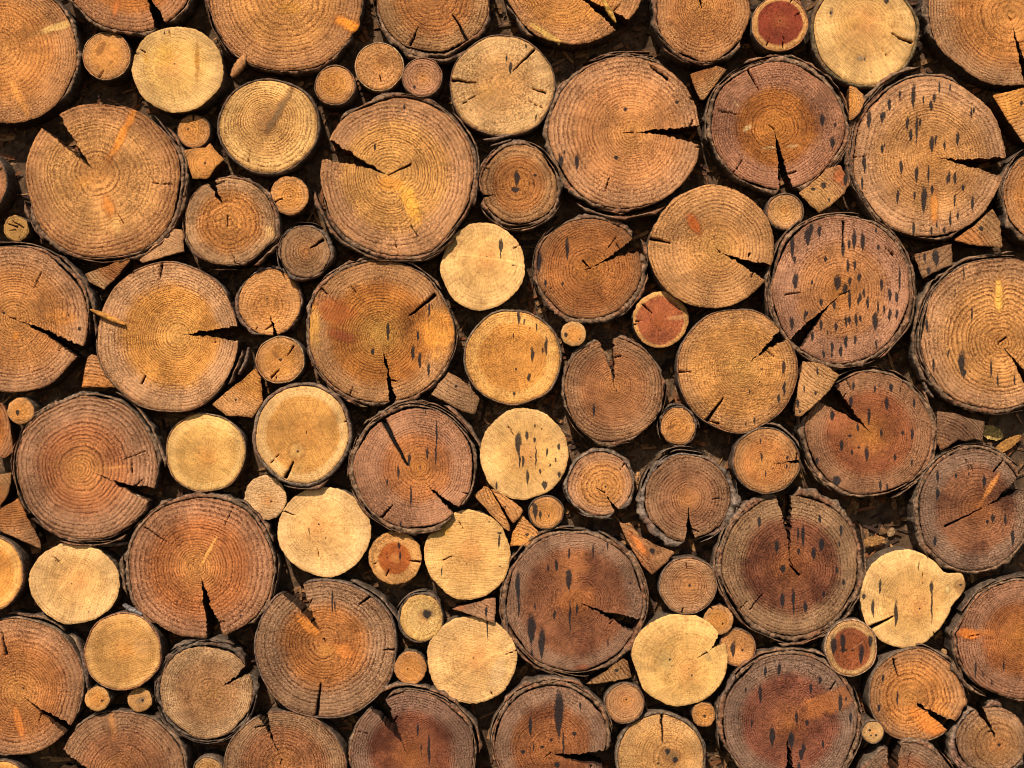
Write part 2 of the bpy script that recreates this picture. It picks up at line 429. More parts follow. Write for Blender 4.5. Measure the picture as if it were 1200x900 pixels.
    m = len(loop); lx, ly, lz = X[loop], Y[loop], Z[loop]
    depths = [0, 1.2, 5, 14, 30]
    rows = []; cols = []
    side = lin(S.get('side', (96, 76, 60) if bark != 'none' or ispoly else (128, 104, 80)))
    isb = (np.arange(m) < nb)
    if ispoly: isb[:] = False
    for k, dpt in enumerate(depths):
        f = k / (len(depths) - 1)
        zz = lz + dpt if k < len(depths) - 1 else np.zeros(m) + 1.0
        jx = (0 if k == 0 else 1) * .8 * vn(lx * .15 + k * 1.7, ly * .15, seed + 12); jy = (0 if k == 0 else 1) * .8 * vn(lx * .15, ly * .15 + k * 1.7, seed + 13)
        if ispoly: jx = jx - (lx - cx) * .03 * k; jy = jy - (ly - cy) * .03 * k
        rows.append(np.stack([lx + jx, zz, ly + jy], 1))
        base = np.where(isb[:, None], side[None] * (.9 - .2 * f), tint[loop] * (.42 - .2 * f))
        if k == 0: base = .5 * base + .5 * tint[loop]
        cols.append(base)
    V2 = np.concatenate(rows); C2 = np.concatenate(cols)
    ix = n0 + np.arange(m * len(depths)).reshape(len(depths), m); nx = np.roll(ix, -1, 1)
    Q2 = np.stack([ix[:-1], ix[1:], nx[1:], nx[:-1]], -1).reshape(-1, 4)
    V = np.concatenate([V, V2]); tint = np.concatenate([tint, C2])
    pad = np.zeros((len(V2), 3))
    allQ = np.concatenate([Q, Q2]); mi = np.concatenate([np.zeros(len(Q)), np.ones(len(Q2)), np.zeros(len(T))])
    cen = np.array([cx, 0, cy])
    V = V - cen
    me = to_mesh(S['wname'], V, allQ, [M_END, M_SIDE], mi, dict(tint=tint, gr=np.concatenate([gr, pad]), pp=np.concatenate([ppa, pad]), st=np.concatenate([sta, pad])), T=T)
    loc = (K * (cx - 600), 0, K * (cy + 450))
    parts_extra = S.get('extra', [])
    if bark == 'none' and not parts_extra and not S.get('strips'):
        root = link(S['name'], me, loc)
    else:
        root = link(S['name'], None, loc); root.empty_display_size = .05
        link('wood', me, (0, 0, 0), root)
        shells = []
        if bark != 'none': shells += bark_shells(S, R, cx, cy, bt, gapf, prot, rs, Rm, surf)
        for (d0, d1, gp, tk) in S.get('strips', []):
            shells.append(shell(R, cx, cy, math.radians(d0), math.radians(d1), bt * .0 + gp, tk, prot - 2, seed + int(d0) % 50, Rm, S, surf, loose=True))
        if shells:
            nv = 0; Vs = []; Qs = []; Cs = []
            for (v, q2, c2) in shells:
                Vs.append(v); Qs.append(q2 + nv); Cs.append(c2); nv += len(v)
            Vb = np.concatenate(Vs) - cen; Qb = np.concatenate(Qs); Cb = np.concatenate(Cs)
            mb = to_mesh('bark', Vb, Qb, [M_BARK], np.zeros(len(Qb)), dict(tint=Cb))
            link('bark', mb, (0, 0, 0), root)
        for ex in parts_extra: ex(root, cx, cy, prot)
    root['label'] = S['label']; root['category'] = S['cat']
    if S.get('group'): root['group'] = S['group']
    return root

def shell(R, cx, cy, t0, t1, gap, tk, prot, seed, Rm, S, surf, loose=False, closed=False, cutf=None, thin=False):
    n = max(8, int((t1 - t0) * Rm / 1.3))
    th = np.linspace(t0, t1, n + (0 if closed else 1), endpoint=not closed)
    if closed: th = th[:-0] if False else th
    rr = R(th, cx, cy)
    if callable(gap): inner = rr - gap(th)[0]; tkk = gap(th)[1]
    else:
        inner = rr - 0.0 + gap + (1.2 * vn(th * Rm * .04, 2.2, seed)); tkk = tk * (.75 + .5 * vn(th * Rm * .12, 7.7, seed))
    if not closed:
        e = np.clip(np.minimum(th - t0, t1 - th) * Rm / 6, 0.08, 1); tkk = tkk * e
    if loose:
        e2 = np.clip(1 - np.minimum(th - t0, t1 - th) * Rm / 22, 0, 1) ** 2; inner = inner + e2 * rs0.uniform(.0, 3)
    if cutf is not None: tkk = tkk * cutf(th)
    tkk = np.maximum(tkk, .15)
    arc = th * Rm
    cxp = cx + inner * np.cos(th); cyp = cy + inner * np.sin(th)
    zf = surf(cxp, cyp)
    hf1 = vn(arc * .18, 1.0, seed + 1) * (.6 if thin else 1.6) + vn(arc * .6, 1.0, seed + 2) * (.2 if thin else .5)
    if closed:
        wz = sstep(t1, t1 - .3, th); hf1 = hf1 * wz + hf1[0] * (1 - wz); tkk = tkk * wz + tkk[0] * (1 - wz); inner = inner * wz + inner[0] * (1 - wz) if not callable(gap) else inner
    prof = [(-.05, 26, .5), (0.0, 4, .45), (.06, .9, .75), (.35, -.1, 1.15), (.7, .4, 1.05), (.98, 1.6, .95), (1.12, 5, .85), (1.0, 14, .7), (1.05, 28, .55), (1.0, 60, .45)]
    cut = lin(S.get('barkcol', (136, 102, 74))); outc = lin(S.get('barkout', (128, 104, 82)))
    rows = []; cols = []
    for k, (f, dz, cm) in enumerate(prof):
        j = (vn(arc * .5, k * 3.3, seed + 5) + 1.2 * vn(arc * .16, k * 1.3, seed + 15)) * .15 * np.minimum(tkk, 6) * (.5 if thin else 1)
        if closed: j = j * wz + j[0] * (1 - wz)
        r = inner + f * tkk + j
        z = zf + dz + hf1 * (1.0 if dz < 6 else .4) + (1.2 if not thin else .0)
        z = np.minimum(z, 1.0) if k == len(prof) - 1 else np.minimum(z, -1.0)
        if k == len(prof) - 1: z = np.zeros_like(z) + (.5 if not loose else -10)
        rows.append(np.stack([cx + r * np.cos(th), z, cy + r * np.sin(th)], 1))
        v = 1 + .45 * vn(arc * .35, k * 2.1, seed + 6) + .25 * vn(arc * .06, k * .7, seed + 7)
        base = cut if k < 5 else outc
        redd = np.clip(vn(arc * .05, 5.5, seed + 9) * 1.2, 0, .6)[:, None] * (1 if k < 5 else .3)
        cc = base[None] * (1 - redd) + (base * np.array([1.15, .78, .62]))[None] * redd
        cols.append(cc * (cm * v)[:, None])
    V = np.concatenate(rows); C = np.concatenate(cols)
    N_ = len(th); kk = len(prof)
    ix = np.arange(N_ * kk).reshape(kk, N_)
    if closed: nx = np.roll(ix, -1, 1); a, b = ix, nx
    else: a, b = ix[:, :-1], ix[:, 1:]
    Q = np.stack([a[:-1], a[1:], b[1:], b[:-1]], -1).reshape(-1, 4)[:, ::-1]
    return V, Q, np.clip(C, 0.002, .9)

def bark_shells(S, R, cx, cy, bt, gapf, prot, rs, Rm, surf):
    bark = S['bark']; out = []; seed = S['seed']
    thin = bark == 'thin'
    cr = S.get('crack'); ang = None
    if cr and not S.get('barkover'):
        a1 = math.atan2(-cr[0][1] - cy, cr[0][0] - cx); a2 = math.atan2(-cr[1][1] - cy, cr[1][0] - cx)
        d = (a2 - a1 + PI) % (2 * PI) - PI; am = a1 + d / 2; hw = abs(d) / 2
        ang = (am, hw)
    miss = [(math.radians(a), math.radians(w)) for (a, w) in S.get('nobark', [])]
    def cutf(th):
        f = np.ones_like(th)
        lst = ([ang] if ang else []) + miss
        for (a, w) in lst:
            dd = abs((th - a + PI) % (2 * PI) - PI); f = f * sstep(w * .9, w * 1.08 + .02, dd)
        return f
    def g(th):
        tk = bt * (.82 + (.12 if thin else .3) * 1.0 * vn(np.cos(th) * Rm * .12, np.sin(th) * Rm * .12, seed + 44) + (.05 if thin else .10) * vn(np.cos(th) * Rm * .4, np.sin(th) * Rm * .4, seed + 45))
        if not thin: tk = tk * np.clip(.95 + 1.1 * vn(np.cos(th) * 1.7, np.sin(th) * 1.7, seed + 46), .15, 1.45)
        tk = tk * cutf(th)
        return (np.full_like(th, bt * 1.0), np.maximum(tk, .1))
    # cut into runs where bark exists so the crack stays open
    th = np.linspace(0, 2 * PI, 721)[:-1]
    ok = cutf(th) > .25
    if ok.all(): out.append(shell(R, cx, cy, 0, 2 * PI, g, 0, prot, seed, Rm, S, surf, closed=True, thin=thin))
    else:
        k0 = int(np.argmin(ok)); ok2 = np.roll(ok, -k0); th2 = th[k0] + np.linspace(0, 2 * PI, 721)[:-1]
        st = None
        for i in range(721):
            v = ok2[i] if i < 720 else False
            if v and st is None: st = i
            if not v and st is not None:
                if i - st > 8: out.append(shell(R, cx, cy, th2[st], th2[i - 1], g, 0, prot, seed, Rm, S, surf, thin=thin))
                st = None
    # flaking outer layers
    if bark in ('mid', 'thick'):
        nfl = {'mid': rs.randint(3, 7), 'thick': rs.randint(8, 14)}[bark]
        for k in range(nfl):
            a0 = rs.uniform(0, 2 * PI); ln = rs.uniform(.25, 1.3)
            if cutf(np.linspace(a0, a0 + ln, 30)).min() < .5: continue
            gp = rs.uniform(-bt * .6, 1.2); tk = rs.uniform(.9, 2.2) if bark == 'thick' else rs.uniform(.7, 1.5)
            out.append(shell(R, cx, cy, a0, a0 + ln, gp, tk, prot, seed + 100 + k, Rm, S, surf, loose=True))
    return out

# ------------------------------------------------------------------ specs
SPECS = []
def add(kind, label, **kw):
    kw['seed'] = len(SPECS) + 3; kw['label'] = label
    if kind == 'log': kw.update(name='log', wname='log', cat='log')
    if kind == 'pole': kw.update(name='peeled_log', wname='peeled_log', cat='log')
    if kind == 'small': kw.update(name='small_log', wname='small_log', cat='small log')
    if kind == 'wedge': kw.update(name='wood_offcut', wname='wood_offcut', cat='wood offcut')
    kw.setdefault('group', {'log': 'large cracked logs in the log wall', 'pole': 'pale smooth logs in the log wall', 'small': 'thin round logs filling the gaps', 'wedge': 'split offcuts wedged between the logs'}[kind])
    if 'c' in kw: c = kw['c']; kw['c'] = (c[0], -c[1], c[2], c[3])
    SPECS.append(kw)
# ---- top row
add('log', 'big orange log in the top left corner with two pale knot rays', c=(8,62,86,86), pith=(-3,56), pal='O', bark='mid', rings=4.3, knots=[(66,32,26,5,18,(240,190,116),.8),(25,118,24,5,-62,(226,150,76),.7)], nobark=[(200,120)])
add('log', 'reddish log cut by the top edge with a wide dark crack and orange knot streak', c=(151,-43,84,84), pith=(150,-42), crack=((180,22),(194,22)), apex=(158,-30), pal='R', bark='mid', rings=3.6, spk=.9, knots=[(137,8,14,4,75,(206,112,50),.8)])
add('small', 'small orange log with a brown smudge, left of the yellowish smooth log', c=(124,65,29,29), pal='S', bark='thin', rings=4.0, con=.2, knots=[(117,57,8,4,60,(120,72,34),.75),(129,73,5,2,50,(130,80,40),.6)], thin=[((121,82),(114,92),.8)], barkcol=(176,134,92))
add('pole', 'yellowish smooth log with amber resin streaks near the top left', c=(209,82,53,51), pith=(200,75), pal='P', rings=4.0, outer=(216,176,112), heart=(218,174,98), knots=[(232,73,2.5,21,0,(180,118,24),.85),(195,66,11,16,0,(206,152,62),.6),(172,70,3,7,10,(190,130,40),.7)], stains=[(206,76,1.3,1.3),(194,40,1,3),(238,89,.9,1.5)], thin=[((172,63),(166,59),.9),((165,65),(159,63),.8)])
def splinter(a,b,w,col,yoff=-1.5,name='splinter',rot=0):
    def f(root,cx,cy,prot):
        n=14; ax,ay=a[0]-cx,-a[1]-cy; bx,by=b[0]-cx,-b[1]-cy
        d=np.array([bx-ax,by-ay],float); L=np.hypot(*d); d/=L; nn=np.array([-d[1],d[0]])
        V=[];C=[]
        for i in range(n+1):
            t=i/n; ww=w*(np.sin(np.pi*min(1,max(.05,t*.9+.06)))**.7)*(1+.12*math.sin(i*2.3))
            for k,(u,z) in enumerate([(-1,5),(-.9,0),(-.2,-1.6),(.4,-1.2),(.9,.2),(1,5)]):
                p=np.array([ax,ay])+d*L*t+nn*ww*u
                V.append((p[0],-prot+yoff+z,p[1])); C.append(lin(col)*(.8+.25*((k+i*3)%4)/3))
        ix=np.arange((n+1)*6).reshape(n+1,6)
        Q=np.stack([ix[:-1,:-1],ix[:-1,1:],ix[1:,1:],ix[1:,:-1]],-1).reshape(-1,4)
        me=to_mesh(name,np.array(V),Q,[M_SIDE],np.zeros(len(Q)),dict(tint=np.array(C)))
        link(name,me,(0,0,0),root)
    return f
add('log', 'big orange log at the top edge with a knot stub breaking its lower right rim', c=(334,-8,94,94), pith=(333,-6), pal='O', bark='mid', rings=4.2, heart=(204,140,74), bump=[(-24,5,.035)], knots=[(408,27,16,8,-20,(236,140,40),1),(338,8,18,8,0,(232,160,60),.5)], nobark=[(-24,6)], extra=[splinter((271,89),(288,63),6,(205,140,84),-2,'splinter')])
add('small', 'small orange log with an off centre pith, lower left of a slightly bigger one', c=(393,101,24.5,24.5), pith=(389,97), pal='S', bark='thin', rings=3.2)
add('small', 'small orange log with a dark star at its pith, under the top edge', c=(444,77,29.5,29.5), pith=(443,76), pal='S', bark='thin', rings=4.2, con=.25, knots=[(446,69,8,5,70,(140,84,40),.7)], thin=[((444,86),(446,95),.7)], barkcol=(186,146,102), heart=(208,146,88))
add('small', 'small pinkish log with a tiny hole, touching the big log at the top', c=(495,91,24.5,24), pal='S', outer=(190,136,100), heart=(196,138,94), bark='thin', rings=2.8, spk=.9, stains=[(486,103,2,2.5),(495,90,1.2,1.2)])
add('log', 'brown log at the top edge with two short checks running to its lower rim', c=(508,-5,71,71.5), pith=(508,-6), pal='B', bark='thick', bt=5, rings=3.8, thin=[((531,17),(548,47),2.2),((491,30),(480,52),1.6)], strips=[(-120,-60,1.5,4)])
add('pole', 'broad pale log with thin grey bark and a grainy lower half, below the top edge', c=(589,100,63,60), pith=(587,97), pal='P', outer=(220,178,120), heart=(212,164,104), centre=(214,160,92), hf=.62, soft=1, bark='thin', rings=3.6, spk=.7, barkcol=(128,98,72), thin=[((558,97),(530,93),1.8),((601,82),(626,57),1.5),((624,103),(640,108),1.4)], stains=[(598,80,2.4,8),(594,69,1.2,5),(616,54,1.5,3),(628,138,1.2,6)], knots=[(568,107,12,8,40,(206,150,84),.6)])
add('log', 'orange log at the top edge oozing yellow resin along its crack and lower rim', c=(672,-32,85,84), pith=(652,-12), crack=((726,36),(741,22)), apex=(668,-10), pal='O', rings=3.8, bark='none', heart=(204,136,66), knots=[(640,40,26,4,-33,(226,178,96),.8)], strips=[(205,238,1,5)], extra=[splinter((706,-2),(722,26),3.2,(214,158,72),-2,'resin'),splinter((622,22),(656,52),2.6,(214,170,100),-1.5,'resin')])
add('log', 'orange brown log under the top edge with a small hooked crack at its pith', c=(824,14,60,62), pith=(823,5), pal='O', bark='thick', bt=5, rings=3.5, heart=(192,126,68), spk=.9, thin=[((823,9),(820,-2),1.4)], nobark=[(30,70)])
add('small', 'small round log with dark red heartwood beside the pale one at the top', c=(913,29,33,33), pith=(913,26), pal='H', heart=(142,62,40), rings=3.5, bark='thin', bt=1.5, barkcol=(190,140,96), saw=.1, stains=[(913,26,1.5,1.2)], con=.15, hair=5)
add('pole', 'pale honey coloured log with an olive bark rim and small grey blemishes', c=(1014,37,64.5,66), pith=(1016,21), pal='P', outer=(226,184,118), heart=(214,168,100), bark='thin', bt=5, rings=4.0, barkcol=(120,96,62), knots=[(1001,26,16,7,20,(206,150,80),.6),(975,14,5,2,90,(110,96,84),.8),(1009,68,5,3.5,10,(150,128,112),.8),(1024,67,5,2,10,(190,150,120),.5)], stains=[(974,15,1.5,3),(1014,69,1,3),(1022,84,3.5,1),(1040,1,4,3)], thin=[((1046,39),(1069,50),1.8)])
add('log', 'big orange log in the top right corner with a narrow crack below its pith', c=(1187,10,104,95), pith=(1185,18), crack=((1201,104),(1212,100)), apex=(1185,24), pal='O', bark='thick', bt=5, rings=4.0, outer=(196,144,96), nobark=[(-90,70)], knots=[(1117,14,10,4,5,(176,108,54),.5)])
# ---- second row
add('log', 'big tan log on the left with an upper left crack and an amber knot ray', c=(121,211,95.5,96.5), pith=(113,202), crack=((51,152),(69,133)), apex=(113,203), pal='O', heart=(208,148,84), bark='thick', rings=4.3, knots=[(144,158,40,5,63,(224,134,50),.95),(128,244,14,7,-72,(206,124,54),.95),(96,214,12,6,20,(212,142,70),.7),(136,262,14,5,-75,(220,172,106),.5)], nobark=[(140,60)], strips=[(-80,40,0,3),(195,225,1,5)])
add('small', 'tiny orange log directly above the star shaped offcut', c=(226,153,20,20), pith=(220,151), pal='S', bark='thin', bt=1.2, rings=3.4, thin=[((225,141),(226,133),1)], stains=[(220,151,1.5,1.5)])
add('wedge', 'star shaped orange offcut beneath a tiny round log', poly=[(215.5,176),(241,173),(246,168),(262.5,187),(252,197),(244.5,209.5),(226,210),(222.5,197)], pith=(241,192), pal='S', rings=4, stains=[(241,192,1.6,2)])
add('pole', 'grey tan log with dark bark and a greyish diagonal bar across its face', c=(314,147,61,58), pith=(309,137), pal='K', outer=(222,176,112), heart=(210,160,96), bark='thin', bt=3.6, rings=3.0, barkcol=(100,78,60), knots=[(325,131,34,4.5,60,(112,84,58),.95)], spk=.7)
add('small', 'small orange log with two pith dots, left of the widest golden crack', c=(339,229,22.5,22.5), pal='S', rings=3.6, bark='none', thin=[((331,232),(319,238),1.2)], stains=[(330,234,1.6,1.4),(341,231,1.4,1.2)])
add('log', 'mid sized tan log with a jagged crack at top and a knot bulge low right', c=(270,260,56,54), pith=(269,262), crack=((243,213),(252,209)), apex=(268,254), pw=.5, pal='O', outer=(196,148,100), bark='mid', rings=3.8, bump=[(-20,9,.06)], knots=[(318,272,9,8,-20,(222,172,110),.7)], strips=[(-62,-20,2,5)])
add('small', 'small grey barked brown log with coarse rings and a short check', c=(358,296,33,33), pal='B', outer=(166,124,86), heart=(160,114,74), bark='mid', rings=4.2, con=1.0, barkcol=(120,98,80), thin=[((364,291),(380,282),2)], stains=[(345,295,1.3,1.8),(364,298,1,1.2)])
add('small', 'tiny tan log at the left edge above a big cracked log', c=(18,267.5,15,15), pal='K', outer=(190,146,84), heart=(186,142,80), rings=4, con=.8, stains=[(22,278,1.2,1.4)], thin=[((8,262),(20,266),.7),((14,259),(27,267),.6),((10,270),(18,269),.4)])
add('log', 'sliver of a reddish log at the left edge below the corner log', c=(-30,214,40,42), pal='R', bark='thin', rings=4)
add('log', 'big golden log with a wide crack opening left towards the small orange log', c=(466,207,95,97.5), pith=(457,206), crack=((374,186),(386,162)), apex=(456,206), pal='G', outer=(194,140,92), heart=(210,150,80), bark='thick', rings=4.4, con=.9, knots=[(481,238,9,24,18,(236,164,66),.9),(458,216,18,9,0,(232,150,56),.7)], thin=[((456,206),(481,193),1.4)], stains=[(440,174,1.6,5),(474,126,1.5,4)], nobark=[(165,28)], strips=[(-20,50,0,3),(190,260,1,4)])
add('log', 'reddish mid sized log with black blots at its pith, under the pale top log', c=(608.5,217,49.5,51.5), pith=(606,214), pal='R', outer=(176,126,84), heart=(184,118,66), bark='thick', bt=5, rings=3.8, con=.9, spk=1, crack=((560,229),(560,233)), apex=(592,226), pw=.6, stains=[(606,211,4,10),(604,223,6,4),(627,206,3,2)], step=False)
add('log', 'big orange log with a deep crack opening to the right near the top centre', c=(733,155,92,95), pith=(741,155), crack=((825,145),(822,168)), apex=(742,155), pal='O', outer=(192,138,92), heart=(202,136,80), bark='thick', bt=4.5, rings=4.2, con=.85, stains=[(657,190,3.6,10),(676,191,3,10),(662,179,1.3,4),(733,128,3,3),(722,185,3,3),(793,120,3.5,2)], nobark=[(0,60)], strips=[(-125,-62,4,4.5)], thin=[((762,76),(783,92),2.2),((808,115),(813,116),1.5)])
add('log', 'big pinkish log with a crack straight down and pale torn fibres on its face', c=(911,147,83.5,80), pith=(907,149), crack=((915,229),(933,226)), apex=(907,151), pal='R', outer=(184,126,96), bark='thick', bt=6, rings=2.3, hf=.62, stains=[(964,142,3.4,8),(976,168,3.4,8),(979,147,1.8,4)], knots=[(902,173,9,1.8,5,(228,190,140),.6),(930,171,8,2,5,(224,180,130),.6),(876,150,6,3,40,(232,200,150),.6),(863,122,6,1.6,-50,(226,186,140),.6)], thin=[((890,107),(877,82),1.2)], strips=[(30,120,1,3),(-60,30,0,3)])
add('wedge', 'brown triangular offcut pointing down between the two big top logs', poly=[(809,86),(840,76),(852,81),(838,100),(825,117),(821,116),(812,98)], pith=(800,50), pal='B', rings=4, con=1)
add('wedge', 'little half round offcut under the pale honey coloured log', poly=[(994,101),(1002,103),(1010,111),(1012,121),(1006,134),(998,141),(994,142)], pith=(990,121), pal='S', rings=3.6)
add('log', 'big tan log full of black streaks with a crack opening to the right', c=(1089,184,93,99), pith=(1093,184), crack=((1181,186),(1175,208)), apex=(1094,184), pal='O', outer=(196,144,98), heart=(204,144,84), bark='thick', rings=4.1, nst=22, stains=[(1070,115,3,17),(1018,142,3.4,13),(1042,124,2.6,9),(1100,105,1.5,10),(1082,118,1.4,7),(1033,139,2.4,8),(1063,146,2.2,9),(1074,156,1.6,22),(1067,160,2.4,9),(1078,145,1.6,6),(1092,170,3.2,11),(1122,164,2.4,9),(1107,172,1.8,7),(1013,193,2.8,12),(1056,197,2.4,10),(1074,206,2.4,12),(1088,206,1.6,12),(1119,210,2.2,9),(1110,212,1.6,7),(1083,236,4,18),(1119,236,1.6,9),(1140,240,2.2,10),(1071,270,2,10),(1052,232,2,10),(1114,260,1.8,8)], knots=[(1095,242,5,20,0,(210,130,58),.95)], nobark=[(0,70)], strips=[(95,150,3.5,6),(150,200,1.5,4)])
add('small', 'small orange log between the pinkish log and the black spotted one', c=(921,247.5,23.5,22.5), pith=(920,244), pal='S', heart=(216,158,96), outer=(210,156,104), bark='thin', bt=2.8, rings=3.4, barkcol=(110,84,62))
add('wedge', 'burnt orange and black offcut wedged below the pinkish log', poly=[(936,226),(955,212),(968,198),(984,193),(996,214),(990,227),(972,242),(960,249.5),(948,239)], pith=(930,260), pal='K', outer=(180,130,88), rings=4, stains=[(991,212,3,8),(965,218,4,4),(953,222,4,2),(972,235,1.5,3)], knots=[(984,206,7,10,10,(190,96,50),.8)])
add('wedge', 'tan offcut at the right edge under the top right corner log', poly=[(1162,112),(1200,103),(1218,103),(1218,174),(1197,167),(1180,142)], pith=(1160,60), pal='G', rings=4, stains=[(1196,122,2.5,3.5)])
add('wedge', 'broad triangular offcut with one dark dot, above the square stained one', poly=[(1116,282),(1140,265),(1161,245.5),(1170,260),(1173,291),(1135,287)], pith=(1090,330), pal='B', rings=4, outer=(180,132,86), stains=[(1148,269,3.5,3.5)])
add('wedge', 'square offcut with a blue black stain, left of the right hand log', poly=[(1071.5,298),(1116,285.5),(1117,310),(1098,318),(1081,326.5)], pith=(1060,240), pal='B', rings=4.5, outer=(150,110,76), heart=(150,106,70), stains=[(1097,303,5,10),(1084,303,2,8),(1088,318,3,5),(1078,300,1.2,4)])
add('log', 'bark edged log cut off by the right edge, above the biggest right hand log', c=(1226,230,56,59), pal='O', bark='thick', rings=4)
# ---- third row
add('pole', 'smooth cream log with a single black drip near its upper right', c=(565.5,312,49,51.5), pith=(572,301), pal='P', rings=3.0, outer=(230,186,120), heart=(226,180,110), stains=[(587,289,3.2,9),(587,300,1,6),(571,301,1.2,1),(602,311,4,1)], spk=.2)
add('log', 'reddish brown log with a stepped crack opening right and a black edge blot', c=(690.5,314,67,64), pith=(690,314), crack=((739,281),(745,296)), apex=(692,314), pw=.55, pal='R', outer=(176,118,76), heart=(186,116,64), hf=.85, bark='mid', bt=5.5, rings=3.3, con=.9, spk=.9, stains=[(631,308,5,14),(665,293,2.6,16),(639,332,1.8,5),(659,333,1.8,3)], thin=[((691,313),(683,305),1.2)], strips=[(-60,-5,1,4),(5,30,1,5)])
add('log', 'golden log with an oval knot and a crack opening to the lower right', c=(833.5,290,73.5,71.5), pith=(841,292), crack=((902,311),(893,328)), apex=(843,296), pw=.45, pal='G', heart=(212,148,84), hf=.52, bark='none', rings=3.9, knots=[(812,263,15,6,-58,(196,96,36),1)], thin=[((786,286),(762,280),2.2),((877,302),(878,297),1.2)], stains=[(836,278,1.4,1.4)])
add('log', 'big pinkish log covered in black drips with a crack opening lower left', c=(985,339,85,91), pith=(985,342), crack=((941,402),(931,390)), apex=(984,346), pal='R', outer=(192,136,106), heart=(194,130,84), bark='thick', rings=2.2, hf=.66, nst=16, stains=[(981,333,5,10),(990,340,3.6,7),(995,353,2.2,14),(946,279,4,12),(950,270,3,9),(932,331,4,11),(928,290,3,18),(931,305,2,6),(928,380,3,9),(962,355,2.6,5),(977,358,2.4,6),(962,382,2.2,8),(1000,283,3,13),(987,293,2.6,12),(994,288,2,7),(1010,285,3,12),(993,313,2.2,9),(1001,312,2,7),(1006,326,3,6),(1032,335,2.2,10),(1042,347,2.6,9),(1050,350,2.4,8),(1016,357,2,9),(1005,354,1.6,6),(995,376,2.6,6),(1003,376,2.4,9),(1008,374,1.8,5),(1025,378,4,12),(1042,370,2.2,8),(1050,370,2,7),(952,395,2.2,7),(991,402,2.6,9),(1002,400,1.8,7),(975,408,2.2,8),(985,413,2.6,8),(965,416,2,6),(1053,330,1.6,18),(1028,362,1.4,10),(1035,364,1.6,7),(1012,345,1.6,7)], thin=[((987,290),(988,260),1.8),((1036,290),(1046,300),1.2)], barkover=True, strips=[(120,200,1,3),(-60,60,1,3)])
add('log', 'biggest log at the right edge with a faint ray above its pith', c=(1171,391,96,94), pith=(1173,402), crack=((1226,462),(1214,470)), apex=(1175,403), pal='O', outer=(200,146,98), heart=(206,144,80), bark='thick', rings=4.0, con=.9, stains=[(1130,320,1.2,14),(1120,345,1,12),(1140,370,1.4,12),(1087,383,2,11),(1128,427,4.5,16),(1131,438,3,6),(1163,435,1.4,14),(1095,430,1.6,10),(1112,415,1.2,6),(1171,447,1.4,10),(1191,447,1.4,10)], knots=[(1171,345,5,22,0,(240,176,84),.85)], thin=[((1171,403),(1181,395),1.2)], strips=[(140,215,1,5),(80,140,0,3)])
add('log', 'big orange log at the left edge with a crack opening right and a dark knot', c=(16,374,93,89), pith=(18,374), crack=((93,401),(93,417)), apex=(18,374), pal='O', outer=(188,136,92), heart=(190,126,68), bark='thick', bt=4, rings=3.8, con=.9, knots=[(72,371,20,9,-5,(196,122,52),.6),(19,394,4,5,0,(210,128,50),.8)], stains=[(94,386,2.4,3.4),(81,370,1.4,2.4),(5,367,2,2)], strips=[(-12,55,2,4)], nobark=[(-50,40)])
add('log', 'golden log with a wooden splinter sticking from its left rim and a right crack', c=(197,395,86,88.5), pith=(210,393), crack=((279,380),(282,399)), apex=(211,393), pal='G', outer=(202,150,102), bark='thin', bt=2.4, rings=4.0, con=.85, thin=[((187,328),(190,310),1.6),((172,440),(166,450),1.6)], nobark=[(-2,35),(150,30)], strips=[(-38,-10,1,5)], stains=[(191,381,1.2,1.2),(182,410,1.4,1.4)], extra=[splinter((107,363),(148,381),3.4,(214,144,66),-3,'splinter')])
add('wedge', 'dark ridged offcut between three big logs near the left edge', poly=[(98,321),(122,312),(150,300.5),(151,305),(136,324),(121,339),(104,330)], pith=(150,290), pal='B', rings=3.6, con=1, outer=(180,136,92))
add('wedge', 'flat pale offcut with a pointed left tip, under the big tan log', poly=[(161.5,305),(180,286),(203,268),(212,268),(214,273),(214,294),(190,301),(166,308)], pith=(240,200), pal='G', rings=4.5, con=.4, outer=(196,146,98), heart=(196,146,98), stains=[(187,293,1.2,1)])
add('wedge', 'orange triangular offcut standing point up below the left edge log', poly=[(102,418),(107,415.5),(112,416.5),(137,454),(95,454)], pith=(100,500), pal='O', rings=3.8, con=.9)
add('wedge', 'golden offcut with a dark dot, beside the pale barked ring log', poly=[(248,474),(265,459),(284,445),(300,431),(306,443),(308,470),(296,489.5),(265,487)], pith=(330,400), pal='G', rings=4.2, con=.7, stains=[(276,469,2,2)])
add('small', 'small orange log with grey bark and a short crack to its lower rim', c=(315,354,40,42.5), pith=(313,361), crack=((321,395),(326,394)), apex=(314,363), pal='S', heart=(206,140,78), bark='mid', rings=3.4, con=.7, barkcol=(122,98,80), knots=[(312,346,3,12,0,(190,130,70),.4)], stains=[(312,350,1.4,1.2)])
add('small', 'small orange log with brown scratches under the grey barked one', c=(329,422,29.5,28.5), pith=(330,422), pal='S', bark='thin', rings=4, con=.25, barkcol=(180,140,96), thin=[((338,417),(345,406),1),((328,433),(318,443),1.2)], stains=[(330,422,2.4,2)], knots=[(323,415,7,2.5,-50,(140,84,40),.7)])
